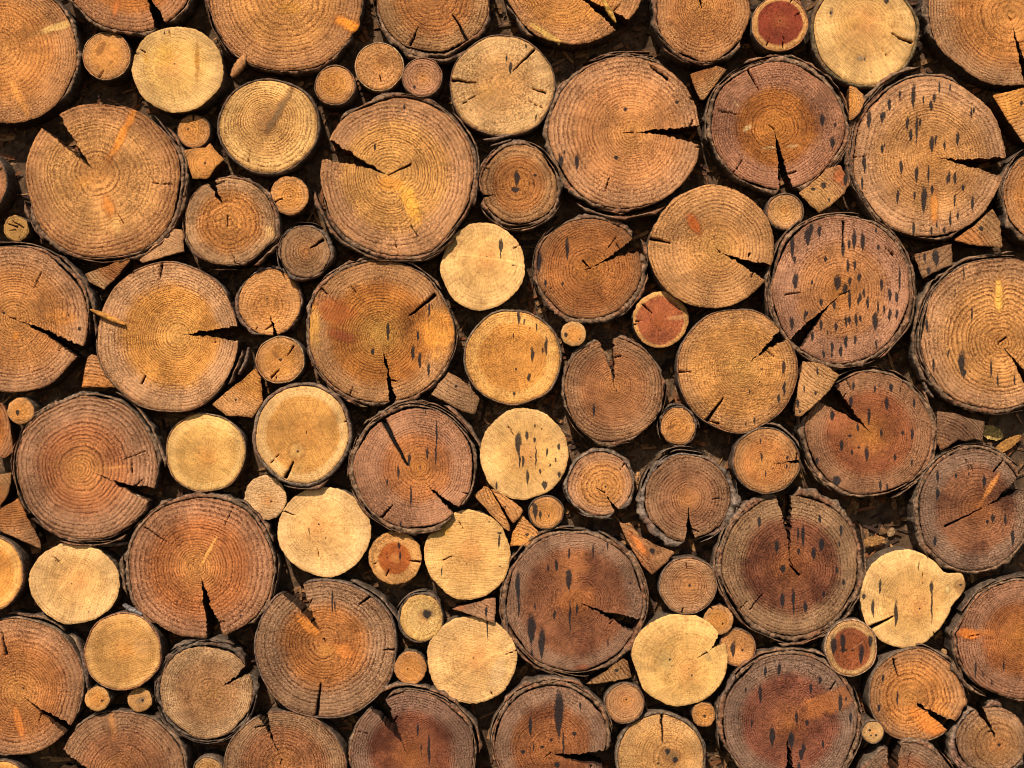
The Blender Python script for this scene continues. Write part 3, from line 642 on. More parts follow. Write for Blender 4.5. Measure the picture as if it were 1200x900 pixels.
add('log', 'broad honey brown log with a red knot at left and a crack running down', c=(446,389,89,86), pith=(445,393), crack=((457,468),(465,467)), apex=(447,402), pw=.5, pal='R', outer=(194,138,92), heart=(186,116,54), centre=(224,164,84), hf=.74, bark='mid', rings=2.7, con=1, knots=[(390,364,25,15,-15,(158,78,30),.85),(366,382,10,24,-8,(236,168,84),.85),(402,394,17,6,-18,(140,62,32),.95),(517,388,20,30,-5,(226,146,60),.85),(370,400,6,10,0,(224,166,90),.5)], thin=[((480,370),(510,346),2.8),((386,347),(376,338),1)], stains=[(455,390,2.2,14),(437,413,2.4,5),(484,415,2.4,11),(492,424,2.4,11),(502,435,1.8,13),(503,365,1.6,10),(490,395,1.8,7),(465,391,1.2,1.5)], strips=[(35,110,1,3),(110,140,1,4),(225,260,1,3)])
add('pole', 'pale yellow log with thin grey bark and a dozen short black dashes', c=(601,419,58,57.5), pith=(602,417), pal='Y', bark='thin', bt=3.2, rings=3.0, hf=.74, barkcol=(128,102,76), stains=[(608,373,2.4,10),(614,378,1.2,5),(629,384,1.3,6),(640,408,2.2,14),(636,412,1.3,5),(624,417,2.6,10),(602,394,1,4),(620,443,2.4,6),(605,433,1.6,2),(603,462,2,3),(621,385,1.4,1.4)], spk=.6)
add('small', 'small log with a round terracotta heart below the stepped crack log', c=(774.5,374.5,32.5,33), pith=(772,378), pal='H', bark='none', rings=4, hf=.86, heart=(172,96,62), con=.2, thin=[((765,367),(753,356),1)], knots=[(795,372,14,3,5,(206,150,104),.6)], stains=[(780,371,1.2,1)])
add('small', 'tiny tan log next to the pale yellow dashed log', c=(672,391.5,14.5,14.5), pal='S', outer=(206,156,98), rings=5, con=.2, stains=[(663,393,3,3),(679,398,1.4,1.4),(672,387,1,1)])
add('log', 'brown log with a straight crack cut down from its top to its pith', c=(718.5,457,62.5,66.5), pith=(721,452), crack=((700,394),(722,391)), apex=(721,458), pw=.5, pal='B', outer=(172,124,86), heart=(176,116,72), bark='mid', bt=5.5, rings=3.6, con=.85, stains=[(696,482,1.8,8),(722,458,1,3)])
add('log', 'golden log with a notch crack at upper right and few black dashes', c=(864,434,71,73.5), pith=(870,430), crack=((903,397),(912,404)), apex=(872,430), pw=.8, pal='G', heart=(216,150,80), bark='thin', bt=2.2, rings=3.6, con=.6, hf=.8, thin=[((848,466),(829,493),2.6),((831,493),(844,497),1.2),((811,436),(795,436),1)], stains=[(918,432,2.6,9),(919,457,2.2,10),(913,468,2,7),(884,494,1.6,5),(893,433,1.4,1.5),(878,460,1,4),(890,448,1.2,2),(874,498,1.2,4)])
add('wedge', 'four sided tan offcut with black flecks right of the notched golden log', poly=[(940,423.5),(962,426),(983,439),(970,459),(954,474),(938,488),(930,487),(935,450)], pith=(1000,380), pal='G', outer=(196,144,90), heart=(196,144,90), rings=3.8, stains=[(957,436,1.4,6),(934,474,2.4,6),(954,461,1.8,3),(941,457,1.2,5),(936,483,1.4,3)])
add('log', 'reddish brown log split by a wide upper left crack, with spaced black drips', c=(1019,508.5,78,77), pith=(1021,509), crack=((961,470),(980,451)), apex=(1022,508), pw=.4, pal='R', outer=(166,116,84), heart=(166,98,62), hf=.7, bark='thick', bt=5, rings=2.4, stains=[(1019,490,2.2,11),(998,472,2.6,9),(1001,453,2,6),(976,488,3,7),(1006,502,2,6),(1040,474,2.8,9),(1072,474,2,7),(1069,510,2.4,8),(1033,508,1.8,6),(987,523,2.6,8),(996,511,3,2),(1016,533,3,10),(1007,525,2.6,2),(981,565,6,7),(999,531,1.6,4),(1049,537,2,5),(1069,543,1.4,5),(1032,570,2,8),(1040,572,1.6,6),(958,541,1.8,5),(1018,581,2.4,4),(1026,457,1.5,5),(1045,455,3,6),(1058,508,2,4)], nobark=[(144,18)], strips=[(-70,40,1,3)])
add('wedge', 'dark ridged offcut with a ragged underside right of the reddish cracked log', poly=[(1097,482),(1120,485),(1134,490),(1152,494),(1150,519),(1141,514),(1130,517),(1122,515),(1112,522),(1101,528),(1097,520)], mid=(1118,500), pith=(1095,540), pal='D', outer=(150,112,80), heart=(146,106,74), rings=3, con=1)
add('log', 'brown log at the right edge whose crack meets a long thin check', c=(1141,598,70,76), pith=(1148,596), crack=((1200,556),(1212,572)), apex=(1150,596), pal='D', outer=(164,124,96), heart=(164,106,70), bark='thick', bt=5, rings=2.3, hf=.72, thin=[((1150,596),(1108,617),1.4),((1180,535),(1165,553),1.2)], knots=[(1160,572,24,3,58,(216,136,70),.8)], stains=[(1098,560,2,10),(1098,580,2.4,9),(1153,565,2.6,8),(1163,608,3,5),(1157,612,2,3),(1187,632,2.4,12),(1120,558,1.8,4),(1135,556,1.2,3),(1095,635,2.4,8),(1178,610,2,8)])
# ---- fourth row
add('small', 'small orange log with dark grey bark and a brown hook mark', c=(795,500,22.5,24.5), pal='S', heart=(204,138,74), bark='mid', bt=2.6, rings=3.6, spk=.8, barkcol=(110,90,74), knots=[(787,500,7,2,25,(110,66,34),.9)], strips=[(70,130,1.5,2.5)])
add('small', 'mid sized orange brown log with a horizontal crack to its right rim', c=(898,540,40.5,39.5), pith=(893,544), crack=((940,538),(941,543)), apex=(905,543), pal='O', outer=(190,134,80), heart=(196,126,66), bark='thin', rings=3.3, con=.7, stains=[(891,518,1.2,5),(892,536,1.6,7),(922,537,2,3),(897,556,1,5),(906,549,1.3,1.3),(922,547,1.4,4)], barkcol=(120,94,72), strips=[(20,90,1,3)])
add('log', 'grey brown log ringed by thick grey bark with a crack straight down', c=(806,584,58,58.5), pith=(807,585), crack=((803,640),(816,640)), apex=(807,588), pw=.6, pal='B', outer=(162,118,84), heart=(158,108,74), bark='thick', bt=8, rings=3.3, con=1, barkcol=(128,106,88))
add('small', 'mid sized tan log with a dark pith dot and short crack, grey bark around', c=(703.5,567,41,41), pith=(709,571), crack=((721,602),(726,599)), apex=(709,578), pw=.7, pal='O', outer=(196,142,98), heart=(206,140,76), bark='mid', rings=3.6, con=.8, barkcol=(130,108,88), stains=[(710,571,1.6,1.6)])
add('pole', 'smooth cream log with one large black drip and scattered small ones', c=(614,532,52,53), pith=(618,534), pal='P', rings=3.2, outer=(228,184,118), heart=(226,178,106), nst=4, stains=[(607,521,4.4,15),(609,541,1.4,10),(613,542,1.8,9),(618,560,2.2,10),(628,538,1.2,17),(641,531,1.6,7),(626,516,1.8,4),(633,553,1.6,4),(638,569,4,6),(651,540,1.3,4),(635,503,1.4,1.6),(622,536,1.2,1.2),(655,557,2,5),(645,546,1.2,3)])
add('small', 'tiny orange log with a black stained left side', c=(640,600.5,21.5,20.5), pal='S', heart=(208,144,78), bark='thin', bt=2, rings=3.4, stains=[(627,600,3.4,11),(633,604,2,6),(624,592,2,3),(643,605,1,2.2)], barkcol=(96,74,56))
add('log', 'pinkish log with two opposite cracks, upper left and lower right', c=(486,548,76,75.5), pith=(493,547), crack=((540,596),(531,602)), apex=(495,562), pw=.7, pal='R', outer=(186,130,98), heart=(194,122,74), hf=.58, bark='thick', bt=5.5, rings=2.4, con=.8, thin=[((478,546),(450,493),4.2),((461,592),(447,607),1.4)], stains=[(480,540,2.2,10),(512,511,1.4,20),(511,535,1.2,14),(501,532,1.8,8),(467,554,1.8,9),(482,584,1.4,16),(454,566,1.2,6),(470,614,1.6,4),(493,547,1.4,1.8),(499,483,1.2,3)], strips=[(15,65,1,4),(95,140,1,4)])
add('pole', 'golden log with pale outer wood, grey bark and a round knot near its crack', c=(355,508.5,59,61), pith=(360,507), pal='Y', outer=(232,186,122), heart=(212,154,82), bark='thin', bt=5, rings=3.2, hf=.8, barkcol=(126,102,80), thin=[((345,541),(335,560),2.8)], knots=[(349,528,9,9,0,(206,158,96),.75),(395,488,3,3,0,(180,130,70),.7),(350,548,8,6,0,(220,170,100),.5)], stains=[(360,507,1,2.2),(350,529,2,1.6)], strips=[(-110,-60,0,4)])
add('pole', 'plain golden round log with a fine bark line, left of the grey barked knot log', c=(240,530.5,48,47.5), pith=(243,537), pal='Y', outer=(236,190,118), heart=(222,172,98), bark='thin', bt=2, rings=3.0, con=.25, soft=1, barkcol=(150,118,84), spk=.35)
add('small', 'small cream log tucked under the golden one with grey bark', c=(310,584,24.5,26), pith=(314,588), pal='P', outer=(224,184,132), heart=(218,176,122), rings=3.2, spk=.6, con=.25, stains=[(317,588,1.8,1.5)], bark='none')
add('small', 'tiny orange log at the left edge with a dark pith spot', c=(25,481.5,15.5,15.5), pith=(22,484), pal='S', rings=3.6, stains=[(21,484,2.6,4)], con=.3)
add('wedge', 'broken reddish offcut at the left edge, under the tiny orange log', poly=[(-14,470),(2,473),(8,484),(11,500),(15,530),(5,536),(-14,540)], mid=(0,505), pith=(-40,500), pal='R', rings=3.6)
add('wedge', 'narrow curved offcut at the left edge above the triangular one', poly=[(-14,558),(3,556),(14,553),(13,566),(9,582),(-2,596),(-14,596)], mid=(-2,574), pith=(-30,600), pal='B', rings=3.4)
add('wedge', 'striped triangular offcut at the left edge, above the cut off golden log', poly=[(-14,601),(4,594),(21,584),(31,606),(46,634),(47,645),(40,641),(0,623),(-14,618)], pith=(10,540), pal='B', rings=3.8, outer=(176,126,84), con=1)
add('pole', 'golden log half cut off by the left edge', c=(-11,671,41,45.5), pith=(-14,668), pal='Y', bark='thin', rings=4, barkcol=(140,110,80))
add('log', 'big brown log on the left with a shaded crack opening to the lower right', c=(103,547.5,85.5,87), pith=(95,549), crack=((182,574),(176,591)), apex=(110,553), pw=.55, pal='O', outer=(176,128,90), heart=(178,112,66), hf=.66, bark='thick', bt=4, rings=4.0, con=.95, knots=[(128,548,26,1.8,4,(206,140,82),.7)], strips=[(0,70,2,3.5),(-110,-60,2,3.5)], thin=[((154,541),(155,554),1.2)], extra=[splinter((154,583),(165,585),4,(190,160,130),6,'stub')])
add('pole', 'plain pale log on the left, above the golden tan log', c=(87,683.5,53,47.5), pith=(92,678), pal='P', rings=3.6, outer=(230,188,126), heart=(222,176,110), con=.3, stains=[(84,684,1.2,1.2),(104,717,1.1,1.1)])
add('log', 'big chestnut log with a pale ray and a ragged crack opening downward', c=(236,665.5,91,86.5), pith=(231,664), crack=((244,752),(265,746)), apex=(235,672), pal='O', outer=(174,122,84), heart=(184,112,60), bark='mid', bt=4.5, rings=4.2, con=1, spk=.8, knots=[(243,650,24,2.5,62,(232,160,88),.9)], stains=[(227,661,1.3,1.2),(283,721,2,2)], strips=[(20,60,1,4),(170,200,1,4)], nobark=[(-90,40)])
add('pole', 'smooth cream log with a ragged lower left rim and two tiny holes', c=(380,623,54.5,52.5), pith=(372,616), pal='P', outer=(232,190,128), heart=(228,182,114), rings=3.2, con=.28, stains=[(373,615,1.6,1.8),(382,631,1.4,1.4),(362,623,.9,7)])
add('small', 'small orange log with a rusty star shaped heart, below the two crack pinkish log', c=(463,654,31,31), pith=(463,654), pal='H', outer=(216,156,98), heart=(178,96,44), hf=.6, soft=.1, rings=4, con=.3, knots=[(463,654,6,6,0,(210,140,76),.6)], stains=[(468,640,2,5),(469,653,1.6,6),(454,654,1.2,1.2)], thin=[((480,658),(492,659),1.2),((456,668),(452,676),1)], amp=.01)
add('pole', 'pale log with an amber tint on its upper left and a black dash right', c=(548,650.5,50.5,52), pith=(552,645), pal='P', outer=(230,184,114), heart=(226,176,104), rings=3.2, knots=[(522,622,8,5,50,(222,160,60),.7),(527,640,5,14,0,(214,164,100),.5)], stains=[(585,636,1.6,10),(586,625,5,1.2),(518,671,1,7),(547,661,1.2,1.2),(586,664,2.5,1),(573,612,3,1)])
add('wedge', 'thin blade shaped offcut, left one of a crossed pair by the cream log', poly=[(555,581),(568,570),(574,573),(585,592),(597,615),(598,624),(590,619)], pith=(620,560), pal='S', rings=3.6)
add('wedge', 'slim orange offcut lying just right of the thin blade shaped one', poly=[(574,571),(590,580),(604,589),(614,598),(608,608),(601,613),(588,593)], pith=(560,620), pal='S', rings=4, heart=(204,134,76), stains=[(592,594,1.8,1.5)])
add('wedge', 'small orange triangle with a black dot, under the tiny black stained log', poly=[(612,604),(623,615),(633,626.5),(618,640),(598,640.5),(600,626)], pith=(600,660), pal='S', rings=4, stains=[(618,627,3,2),(607,631,1,1)])
add('small', 'small light brown log with crisp rings right of the purple log', c=(806,686,35,34), pith=(808,686), pal='B', outer=(190,140,98), heart=(186,130,84), bark='thin', bt=2, rings=3.4, con=1, stains=[(808,686,2,2)], barkcol=(130,100,76))
add('wedge', 'orange offcut with a glowing resin streak, above the light brown small log', poly=[(725,611),(730,613),(738,612),(750,628),(770,639),(791,646.5),(780,660),(764,673),(752,662),(742,646),(733,630)], mid=(753,646), pith=(700,700), pal='O', outer=(176,124,78), heart=(180,118,70), rings=4, con=.9, knots=[(749,638,18,4.5,-52,(220,122,56),.85)], stains=[(764,646,4,4)])
add('log', 'big purple brown log with long black drips and a crack opening right', c=(672.5,706,84.5,88), pith=(677,705), crack=((750,726),(741,742)), apex=(678,706), pw=.45, pal='D', outer=(170,126,96), heart=(166,104,68), bark='thick', bt=5.5, rings=2.1, con=.85, hf=.78, stains=[(607,690,3.4,20),(608,715,1.4,14),(623,740,6,19),(635,757,4.5,20),(667,682,4,13),(668,725,1.4,22),(676,715,1.6,8),(650,722,2,6),(667,650,1.4,9),(695,648,1.2,12),(712,640,1.2,8),(666,672,4,4),(652,664,2.4,8),(642,668,1.6,6),(623,772,2,10),(627,712,1.2,7),(713,756,.9,9),(739,684,1.6,1.6)], knots=[(683,783,9,3,3,(140,66,46),.8),(668,664,24,18,20,(180,108,60),.45),(676,702,22,16,0,(190,112,60),.4)], barkover=True, strips=[(90,150,1,3),(200,270,1,3)])
add('log', 'big dark red log split from the top by a wide straight channel', c=(928,662,87,89), pith=(927,663), crack=((911,574),(931,573)), apex=(926,656), pw=.35, pal='D', outer=(168,126,88), heart=(144,86,56), bark='thick', bt=7, rings=2.3, con=.9, hf=.7, thin=[((926,662),(937,675),1.6)], stains=[(890,613,2.6,8),(911,642,3,9),(942,630,2.4,16),(936,628,1.4,10),(962,610,2,6),(987,624,2,8),(964,640,4,9),(955,650,3.4,8),(937,648,2,5),(918,668,4,5),(917,705,3.4,9),(930,703,2.4,12),(930,715,1.4,9),(944,713,2.6,8),(990,684,2,5),(982,670,2,5),(966,698,1.8,5),(985,639,1.2,5)], strips=[(-100,30,1.5,4),(150,230,1,3)])
add('pole', 'pale log shaped like a pan with a round knot handle at its upper right', c=(1061,702,51.5,58), pith=(1079,713), pal='P', rings=3.2, outer=(232,190,124), heart=(230,182,110), bump=[(4,30,.13),(10,14,.47)], amp=.006, knots=[(1128,688,9,8,0,(166,118,74),.85),(1111,692,3,5,0,(244,214,150),.8)], stains=[(1032,690,1.8,13),(1024,715,2.2,14),(1051,722,2.6,18),(1092,690,2.6,8),(1093,715,1.3,24),(1079,714,1.6,1.6),(1013,700,3,4),(1077,665,1.2,7),(1126,686,4,1.5)], thin=[((1048,723),(1021,737),3)])
add('log', 'reddish log at the right edge with an amber knot on its left rim', c=(1200,749,85.5,73), pith=(1200,746), pal='R', outer=(172,120,92), heart=(184,112,64), bark='mid', bt=4.5, rings=2.6, hf=.64, con=.9, bump=[(175,3,.03)], knots=[(1133,742,13,7,-5,(226,126,52),1),(1150,740,16,4,-5,(196,116,60),.6)], stains=[(1141,785,1.4,12),(1174,780,1.2,8),(1150,790,1,5),(1160,800,1,5)], strips=[(195,235,2,6)])
# ---- fifth row
add('small', 'small log with red heartwood and black streaks, under the dark red big log', c=(997,759,32,34.5), pith=(997,762), pal='H', outer=(204,156,108), heart=(150,84,52), hf=.78, bark='thin', bt=2.6, rings=4, con=.25, barkcol=(176,136,100), soft=1, stains=[(976,757,4.5,12),(987,755,3.5,13),(988,762,5,2),(1009,768,3.5,13),(1019,752,3,8),(998,762,3,1.4)], knots=[(1006,755,9,1,35,(200,130,100),.7)])
add('log', 'orange log with a crack and bare orange split face at its lower right', c=(1073.5,814.5,57.5,55.5), pith=(1063,817), crack=((1117,843),(1107,852)), apex=(1066,819), pw=.5, pal='O', outer=(180,126,78), heart=(200,130,66), bark='thin', bt=2.4, rings=3.6, con=.8, bump=[(-8,5,.05)], knots=[(1087,846,28,10,-40,(214,124,54),.9),(1105,832,14,5,-30,(206,130,62),.6)], thin=[((1052,792),(1046,772),1.4)], stains=[(1051,819,1.6,10),(1034,795,2,6),(1077,810,1.2,1.2),(1029,830,2,6)], strips=[(40,90,1,3),(0,35,1,3)])
add('log', 'grey brown log in the lower right corner with a zigzag crack and thick bark', c=(1163,868,49,46), pith=(1172,875), crack=((1146,835),(1156,832)), apex=(1171,873), pw=.5, pal='B', outer=(166,124,90), heart=(172,122,78), bark='thick', bt=7, rings=3.4, con=.8, barkcol=(132,104,84), nobark=[(20,50)], stains=[(1172,874,2.4,2.4)])
add('small', 'tiny tan log with three dark holes near the lower right', c=(1022,857,14,14), pal='S', outer=(206,160,104), heart=(206,160,104), rings=5, con=.15, bark='thin', bt=1.4, barkcol=(96,80,66), stains=[(1018,855,2,2),(1026,861,1.6,2),(1020,861,1.4,1.4)])
add('log', 'log at the bottom edge split in two by a broad vertical gap', c=(1061,931,63,65), pith=(1053,930), crack=((1034,868),(1053,866)), apex=(1048,935), pw=.2, pal='D', outer=(160,122,92), heart=(160,104,70), bark='mid', bt=4, rings=3)
add('log', 'big dark purple log at the bottom edge with black drips and a downward crack', c=(926,846,84,84), pith=(925,848), crack=((915,934),(938,930)), apex=(922,856), pw=.6, pal='D', outer=(152,116,92), heart=(150,88,62), bark='thick', bt=5.5, rings=2.2, con=.85, hf=.72, nst=8, knots=[(972,822,36,13,22,(186,108,58),.75)], stains=[(913,785,2.4,9),(984,825,2.8,11),(933,842,2.4,9),(905,864,4,13),(927,868,4,12),(941,878,3,7),(938,885,3,8),(996,842,2,8),(891,815,2.4,12),(897,788,2,8),(950,808,2,7)], thin=[((980,797),(973,808),1.2)], strips=[(60,140,0,3)])
add('pole', 'yellow pale log with a deep notch at its upper right rim', c=(797,773,56,54.5), pith=(809,788), crack=((838,748),(844,757)), apex=(829,765), pw=1.0, pal='P', outer=(236,190,118), heart=(230,182,106), rings=3.6, knots=[(780,776,11,14,0,(196,160,104),.6),(828,768,10,4,-50,(150,126,96),.6),(811,788,7,7,0,(190,140,80),.6)], stains=[(785,773,2,2),(788,781,1.6,2),(807,784,1.6,1.6),(811,792,1.6,2),(791,816,1.6,1),(762,781,1.2,1.2),(783,794,1,1.5)], bark='none')
add('small', 'tiny orange log touching the notched yellow log, above a slightly larger one', c=(842,727,17.5,17.5), pal='S', outer=(206,150,96), rings=3.2, stains=[(847,731,1.5,1.8)], thin=[((836,715),(832,711),1)], con=.3)
add('small', 'small orange log with a black smear, right of the notched yellow log', c=(865.5,760,22,23), pal='S', heart=(204,142,84), bark='thin', rings=3.6, con=.3, stains=[(860,763,3.4,10),(871,763,2,2)], barkcol=(140,104,76))
add('small', 'tiny orange log just under the notched yellow log', c=(825,838,14,14), pal='S', outer=(196,138,82), rings=3, stains=[(826,840,2.4,2.2)], con=.3)
add('small', 'small tan log left of the pale crack log at the bottom edge', c=(732,824.5,24,25), pith=(734,820), pal='S', outer=(196,144,98), heart=(196,138,90), bark='thin', rings=3.8, spk=.8, stains=[(734,820,1.6,1.6)], barkcol=(120,94,72))
add('pole', 'golden brown log at the bottom edge with a hairline check above a dark pith', c=(774.5,889,54.5,55), pith=(787,888), pal='K', outer=(204,158,104), heart=(200,150,92), bark='thin', bt=4.5, rings=3.4, con=.5, barkcol=(118,96,74), thin=[((777,872),(776,839),1.6)], knots=[(787,886,12,8,-30,(96,72,48),.8)], stains=[(783,882,4,4),(792,892,4,4),(772,896,2,2)])
add('wedge', 'striped triangular offcut pointing left, under the purple brown log', poly=[(686,803),(708,789),(731,772),(736,776),(741,795),(722,799),(700,802.5)], pith=(760,760), pal='B', outer=(166,124,82), heart=(160,116,74), rings=4, con=1, stains=[(723,787,3,2.5)])
add('log', 'red brown log at the bottom edge with one very long black drip', c=(646,869,71,72), pith=(645,881), crack=((715,880),(714,902)), apex=(645,881), pal='D', outer=(170,126,96), heart=(170,104,60), bark='thick', bt=5, rings=2.4, con=.8, hf=.72, stains=[(655,838,6.5,30),(660,875,1.4,22),(622,852,2.4,14),(625,875,1,8),(673,859,3.4,3),(646,866,2.4,2.4),(680,827,1.6,6),(613,880,3,3),(653,895,4,4),(635,874,4,1.5)], strips=[(60,140,1,4)])
add('log', 'purple brown log at the bottom edge with a tapered crack at its upper left', c=(483,882,76,75.5), pith=(481,886), crack=((436,829),(456,820)), apex=(480,886), pw=.55, pal='D', outer=(162,120,94), heart=(152,88,58), centre=(196,120,60), bark='thick', bt=4.5, rings=2.3, con=.85, hf=.7, stains=[(503,882,2,22),(490,855,1.6,9),(494,879,1,10)], strips=[(0,75,2,4),(75,120,2,4)])
add('pole', 'plain cream log right of the tiny orange one, with a black line at its top', c=(552.5,773.5,53,51.5), pith=(560,772), pal='P', outer=(230,186,122), heart=(224,178,112), rings=3.3, con=.3, stains=[(571,737,1.2,17),(555,772,1.2,1.4),(525,811,2,1)], knots=[(583,788,9,16,-20,(186,156,122),.5)])
add('wedge', 'pointed offcut with a black line lying on top of the plain cream log', poly=[(529,713),(550,708),(574,701),(581,700),(581,712),(579,730),(562,724),(545,718)], pith=(600,660), pal='B', outer=(176,130,94), heart=(180,128,88), rings=4, con=.5, stains=[(570,719,1.8,10)], knots=[(540,712,8,3,15,(190,104,60),.6)])
add('small', 'small pale yellow log with a black blot and dark barrel above', c=(493.5,725,27.5,30), pith=(498,722), pal='P', outer=(222,180,108), heart=(222,184,116), bark='mid', bt=2.4, rings=2.8, barkcol=(110,92,76), spk=1, stains=[(500,721,6,6)], knots=[(500,721,8,7,0,(90,76,58),.6)], con=.3)
add('small', 'tiny orange log between the orange hearted log and the plain cream log', c=(481,783,18.5,19.5), pal='S', outer=(206,142,84), heart=(210,142,74), rings=4, con=.3, spk=.6, stains=[(478,784,1.3,1.3)])
add('log', 'big grey rimmed log with an orange heart, cracked at upper left and bottom', c=(382,760,85,83), pith=(381,752), crack=((330,692),(355,680)), apex=(380,748), pw=.6, pal='B', outer=(168,126,92), heart=(184,116,60), hf=.62, soft=.1, bark='thin', bt=3, rings=3.9, con=1, spk=.8, knots=[(362,734,20,7,-42,(222,134,56),.95),(404,762,15,10,-30,(200,116,54),.95),(384,762,12,7,0,(214,140,66),.6)], thin=[((376,801),(370,841),2.8),((448,761),(466,762),1.2),((421,708),(436,698),2)], stains=[(390,707,1.2,16),(393,711,1,10)], strips=[(20,70,1,3)], barkcol=(124,98,78))
add('pole', 'golden tan log with a neat thin bark ring above two tiny logs', c=(145,763,46.5,46.5), pith=(149,761), pal='Y', outer=(214,164,100), heart=(196,146,82), bark='thin', bt=2.2, rings=2.8, con=.35, barkcol=(150,106,76), knots=[(168,756,12,10,0,(176,128,86),.5),(150,793,8,5,20,(170,116,60),.5)], hf=.85)
add('small', 'left one of two tiny logs between the golden tan log and the bottom log', c=(115.5,818,14.5,14), pal='S', outer=(216,160,96), rings=4, con=.2, stains=[(121,820,2.2,1.6)])
add('small', 'tiny greyish log with a dark centre, right of its orange twin', c=(163.5,820.5,14.5,14), pal='K', outer=(186,140,88), rings=4, con=.3, knots=[(165,820,6,4,30,(92,76,64),.7)], stains=[(167,821,2,2)])
add('log', 'grey tan log with a slim curved crack opening to the upper right', c=(241.5,811,58.5,60.5), pith=(247,812), crack=((288,781),(295,789)), apex=(250,811), pw=1.2, pal='K', outer=(194,156,116), heart=(172,128,88), bark='thick', bt=5, rings=3.2, con=.6, barkcol=(112,92,74), strips=[(60,130,1,4)])
add('log', 'big orange log at the left edge with a black crack opening lower right', c=(19,805,80,83), pith=(21,812), crack=((84,850),(75,859)), apex=(23,814), pal='O', outer=(180,128,86), heart=(186,118,62), bark='thin', bt=3, rings=4.0, con=.95, knots=[(22,846,24,5,-75,(222,130,60),.95)], stains=[(27,807,1.4,1.4)], thin=[((0,740),(6,768),2.2)], strips=[(-10,45,3,3.5),(50,100,2,3.5)], nobark=[(-60,35)])
add('log', 'brown log at the bottom edge with a pale streak at its top', c=(143,906,79,74.5), pith=(140,905), crack=((62,904),(64,877)), apex=(128,912), pw=.3, pal='B', outer=(162,118,84), heart=(158,104,68), bark='mid', rings=4, con=1.1, spk=.8, knots=[(132,850,5,16,10,(196,126,70),.6)], nobark=[(165,25)])
add('log', 'brown ridged log at the bottom edge with a curved crack from its top left', c=(334,900,73,67), pith=(332,893), crack=((301,837),(311,834)), apex=(330,890), pw=.7, pal='B', outer=(158,118,84), heart=(162,106,68), bark='thin', rings=4, con=1.1, spk=.8)
add('pole', 'golden log barely showing in the bottom left corner', c=(6,913,24,23), pal='Y', bark='thin', rings=4)
add('small', 'tiny barked log rising from the bottom edge below the grey tan log', c=(243,903,18.5,16.5), pal='K', bark='thin', bt=2.5, rings=3.4, barkcol=(120,96,74))

add('wedge', 'square grey brown offcut tilted in the gap below the honey brown knotted log', poly=[(505,462),(515,448),(525,436),(540,444),(562,467),(556,486),(541,482)], mid=(533,461), pith=(560,400), pal='B', outer=(170,128,90), heart=(166,122,84), rings=3.4, con=.7, stains=[(534,453,2.5,2)])

for S in SPECS: build(S)
# ------------------------------------------------------------------ backing wall and the litter caught on it
def make_backing():
    mat = bpy.data.materials.new('dark_strand_board'); N = NT(mat)
    tc = N.n('ShaderNodeTexCoord').outputs['Object']
    v = N.vm('SCALE', tc, scale=500.0)
    w = N.noise(v, .02, 3, .6)
    vr = N.n('ShaderNodeVectorRotate', rotation_type='Y_AXIS'); N.link(v, vr.inputs['Vector']); N.link(N.m('MULTIPLY', w, 14.0), vr.inputs['Angle'])
    a = N.noise(N.vm('MULTIPLY', vr.outputs[0], (.02, 1, .3)), 1.0, 4, .7)
    b = N.noise(v, .05, 4, .6)
    c = N.mix(N.ss(a, .35, .7), (.035, .02, .011, 1), (.50, .27, .13, 1))
    c = N.mix(1.0, c, N.ss(b, .35, .68, .45, 1.25), 'MULTIPLY')
    N.out(c, .85, .2, a, .004, 1.0)
    return mat
M_BACK = make_backing()
nx, nz = 240, 180
gx, gz = np.meshgrid(np.linspace(-1000, 1000, nx), np.linspace(-800, 800, nz))
gy = 2 * fbm(gx * .03, gz * .03, 5, 4)
ix = np.arange(nx * nz).reshape(nz, nx)
Q = np.stack([ix[:-1, :-1], ix[:-1, 1:], ix[1:, 1:], ix[1:, :-1]], -1).reshape(-1, 4)
me = to_mesh('wall', np.stack([gx.ravel(), gy.ravel(), gz.ravel()], 1), Q, [M_BACK], np.zeros(len(Q)), {})
wall = link('wall', me); wall['kind'] = 'structure'

def flakes(n, seed, zr, name):
    r = np.random.RandomState(seed); V = []; C = []; Q = []; nv = 0
    for k in range(n):
        x, z = r.uniform(-640, 640), r.uniform(-490, 490); a = r.uniform(0, PI) if r.rand() < .6 else r.normal(.3, .5)
        L = r.uniform(5, 26); w = r.uniform(.5, 3.2); y = -r.uniform(*zr); tl = r.uniform(-.08, .08); cu = r.uniform(-1, 1.5)
        d = np.array([math.cos(a), math.sin(a)]); nn = np.array([-d[1], d[0]])
        base = lin([(120, 84, 54), (92, 62, 42), (150, 106, 66), (70, 50, 38), (128, 78, 46)][r.randint(5)]) * r.uniform(.5, 1.5)
        for i in range(5):
            t = i / 4 - .5; ww = w * (1 - 1.5 * abs(t) ** 2.2) * r.uniform(.8, 1.15)
            for u in (-1, 1):
                p = np.array([x, z]) + d * L * t + nn * ww * u
                V.append((p[0], min(y + tl * L * t + cu * t * t + u * w * r.uniform(-.2, .4), -1.8), p[1])); C.append(base * r.uniform(.8, 1.2))
            if i: Q.append((nv + 2 * i - 2, nv + 2 * i - 1, nv + 2 * i + 1, nv + 2 * i))
        nv += 10
    me = to_mesh(name, np.array(V), np.array(Q), [M_SIDE], np.zeros(len(Q)), dict(tint=np.array(C)), smooth=False)
    o = link(name, me); return o
o = flakes(9000, 5, (1.5, 5), 'wood_shavings'); o['kind'] = 'stuff'; o['label'] = 'dark wood shavings and bark litter caught behind the logs'; o['category'] = 'shavings'

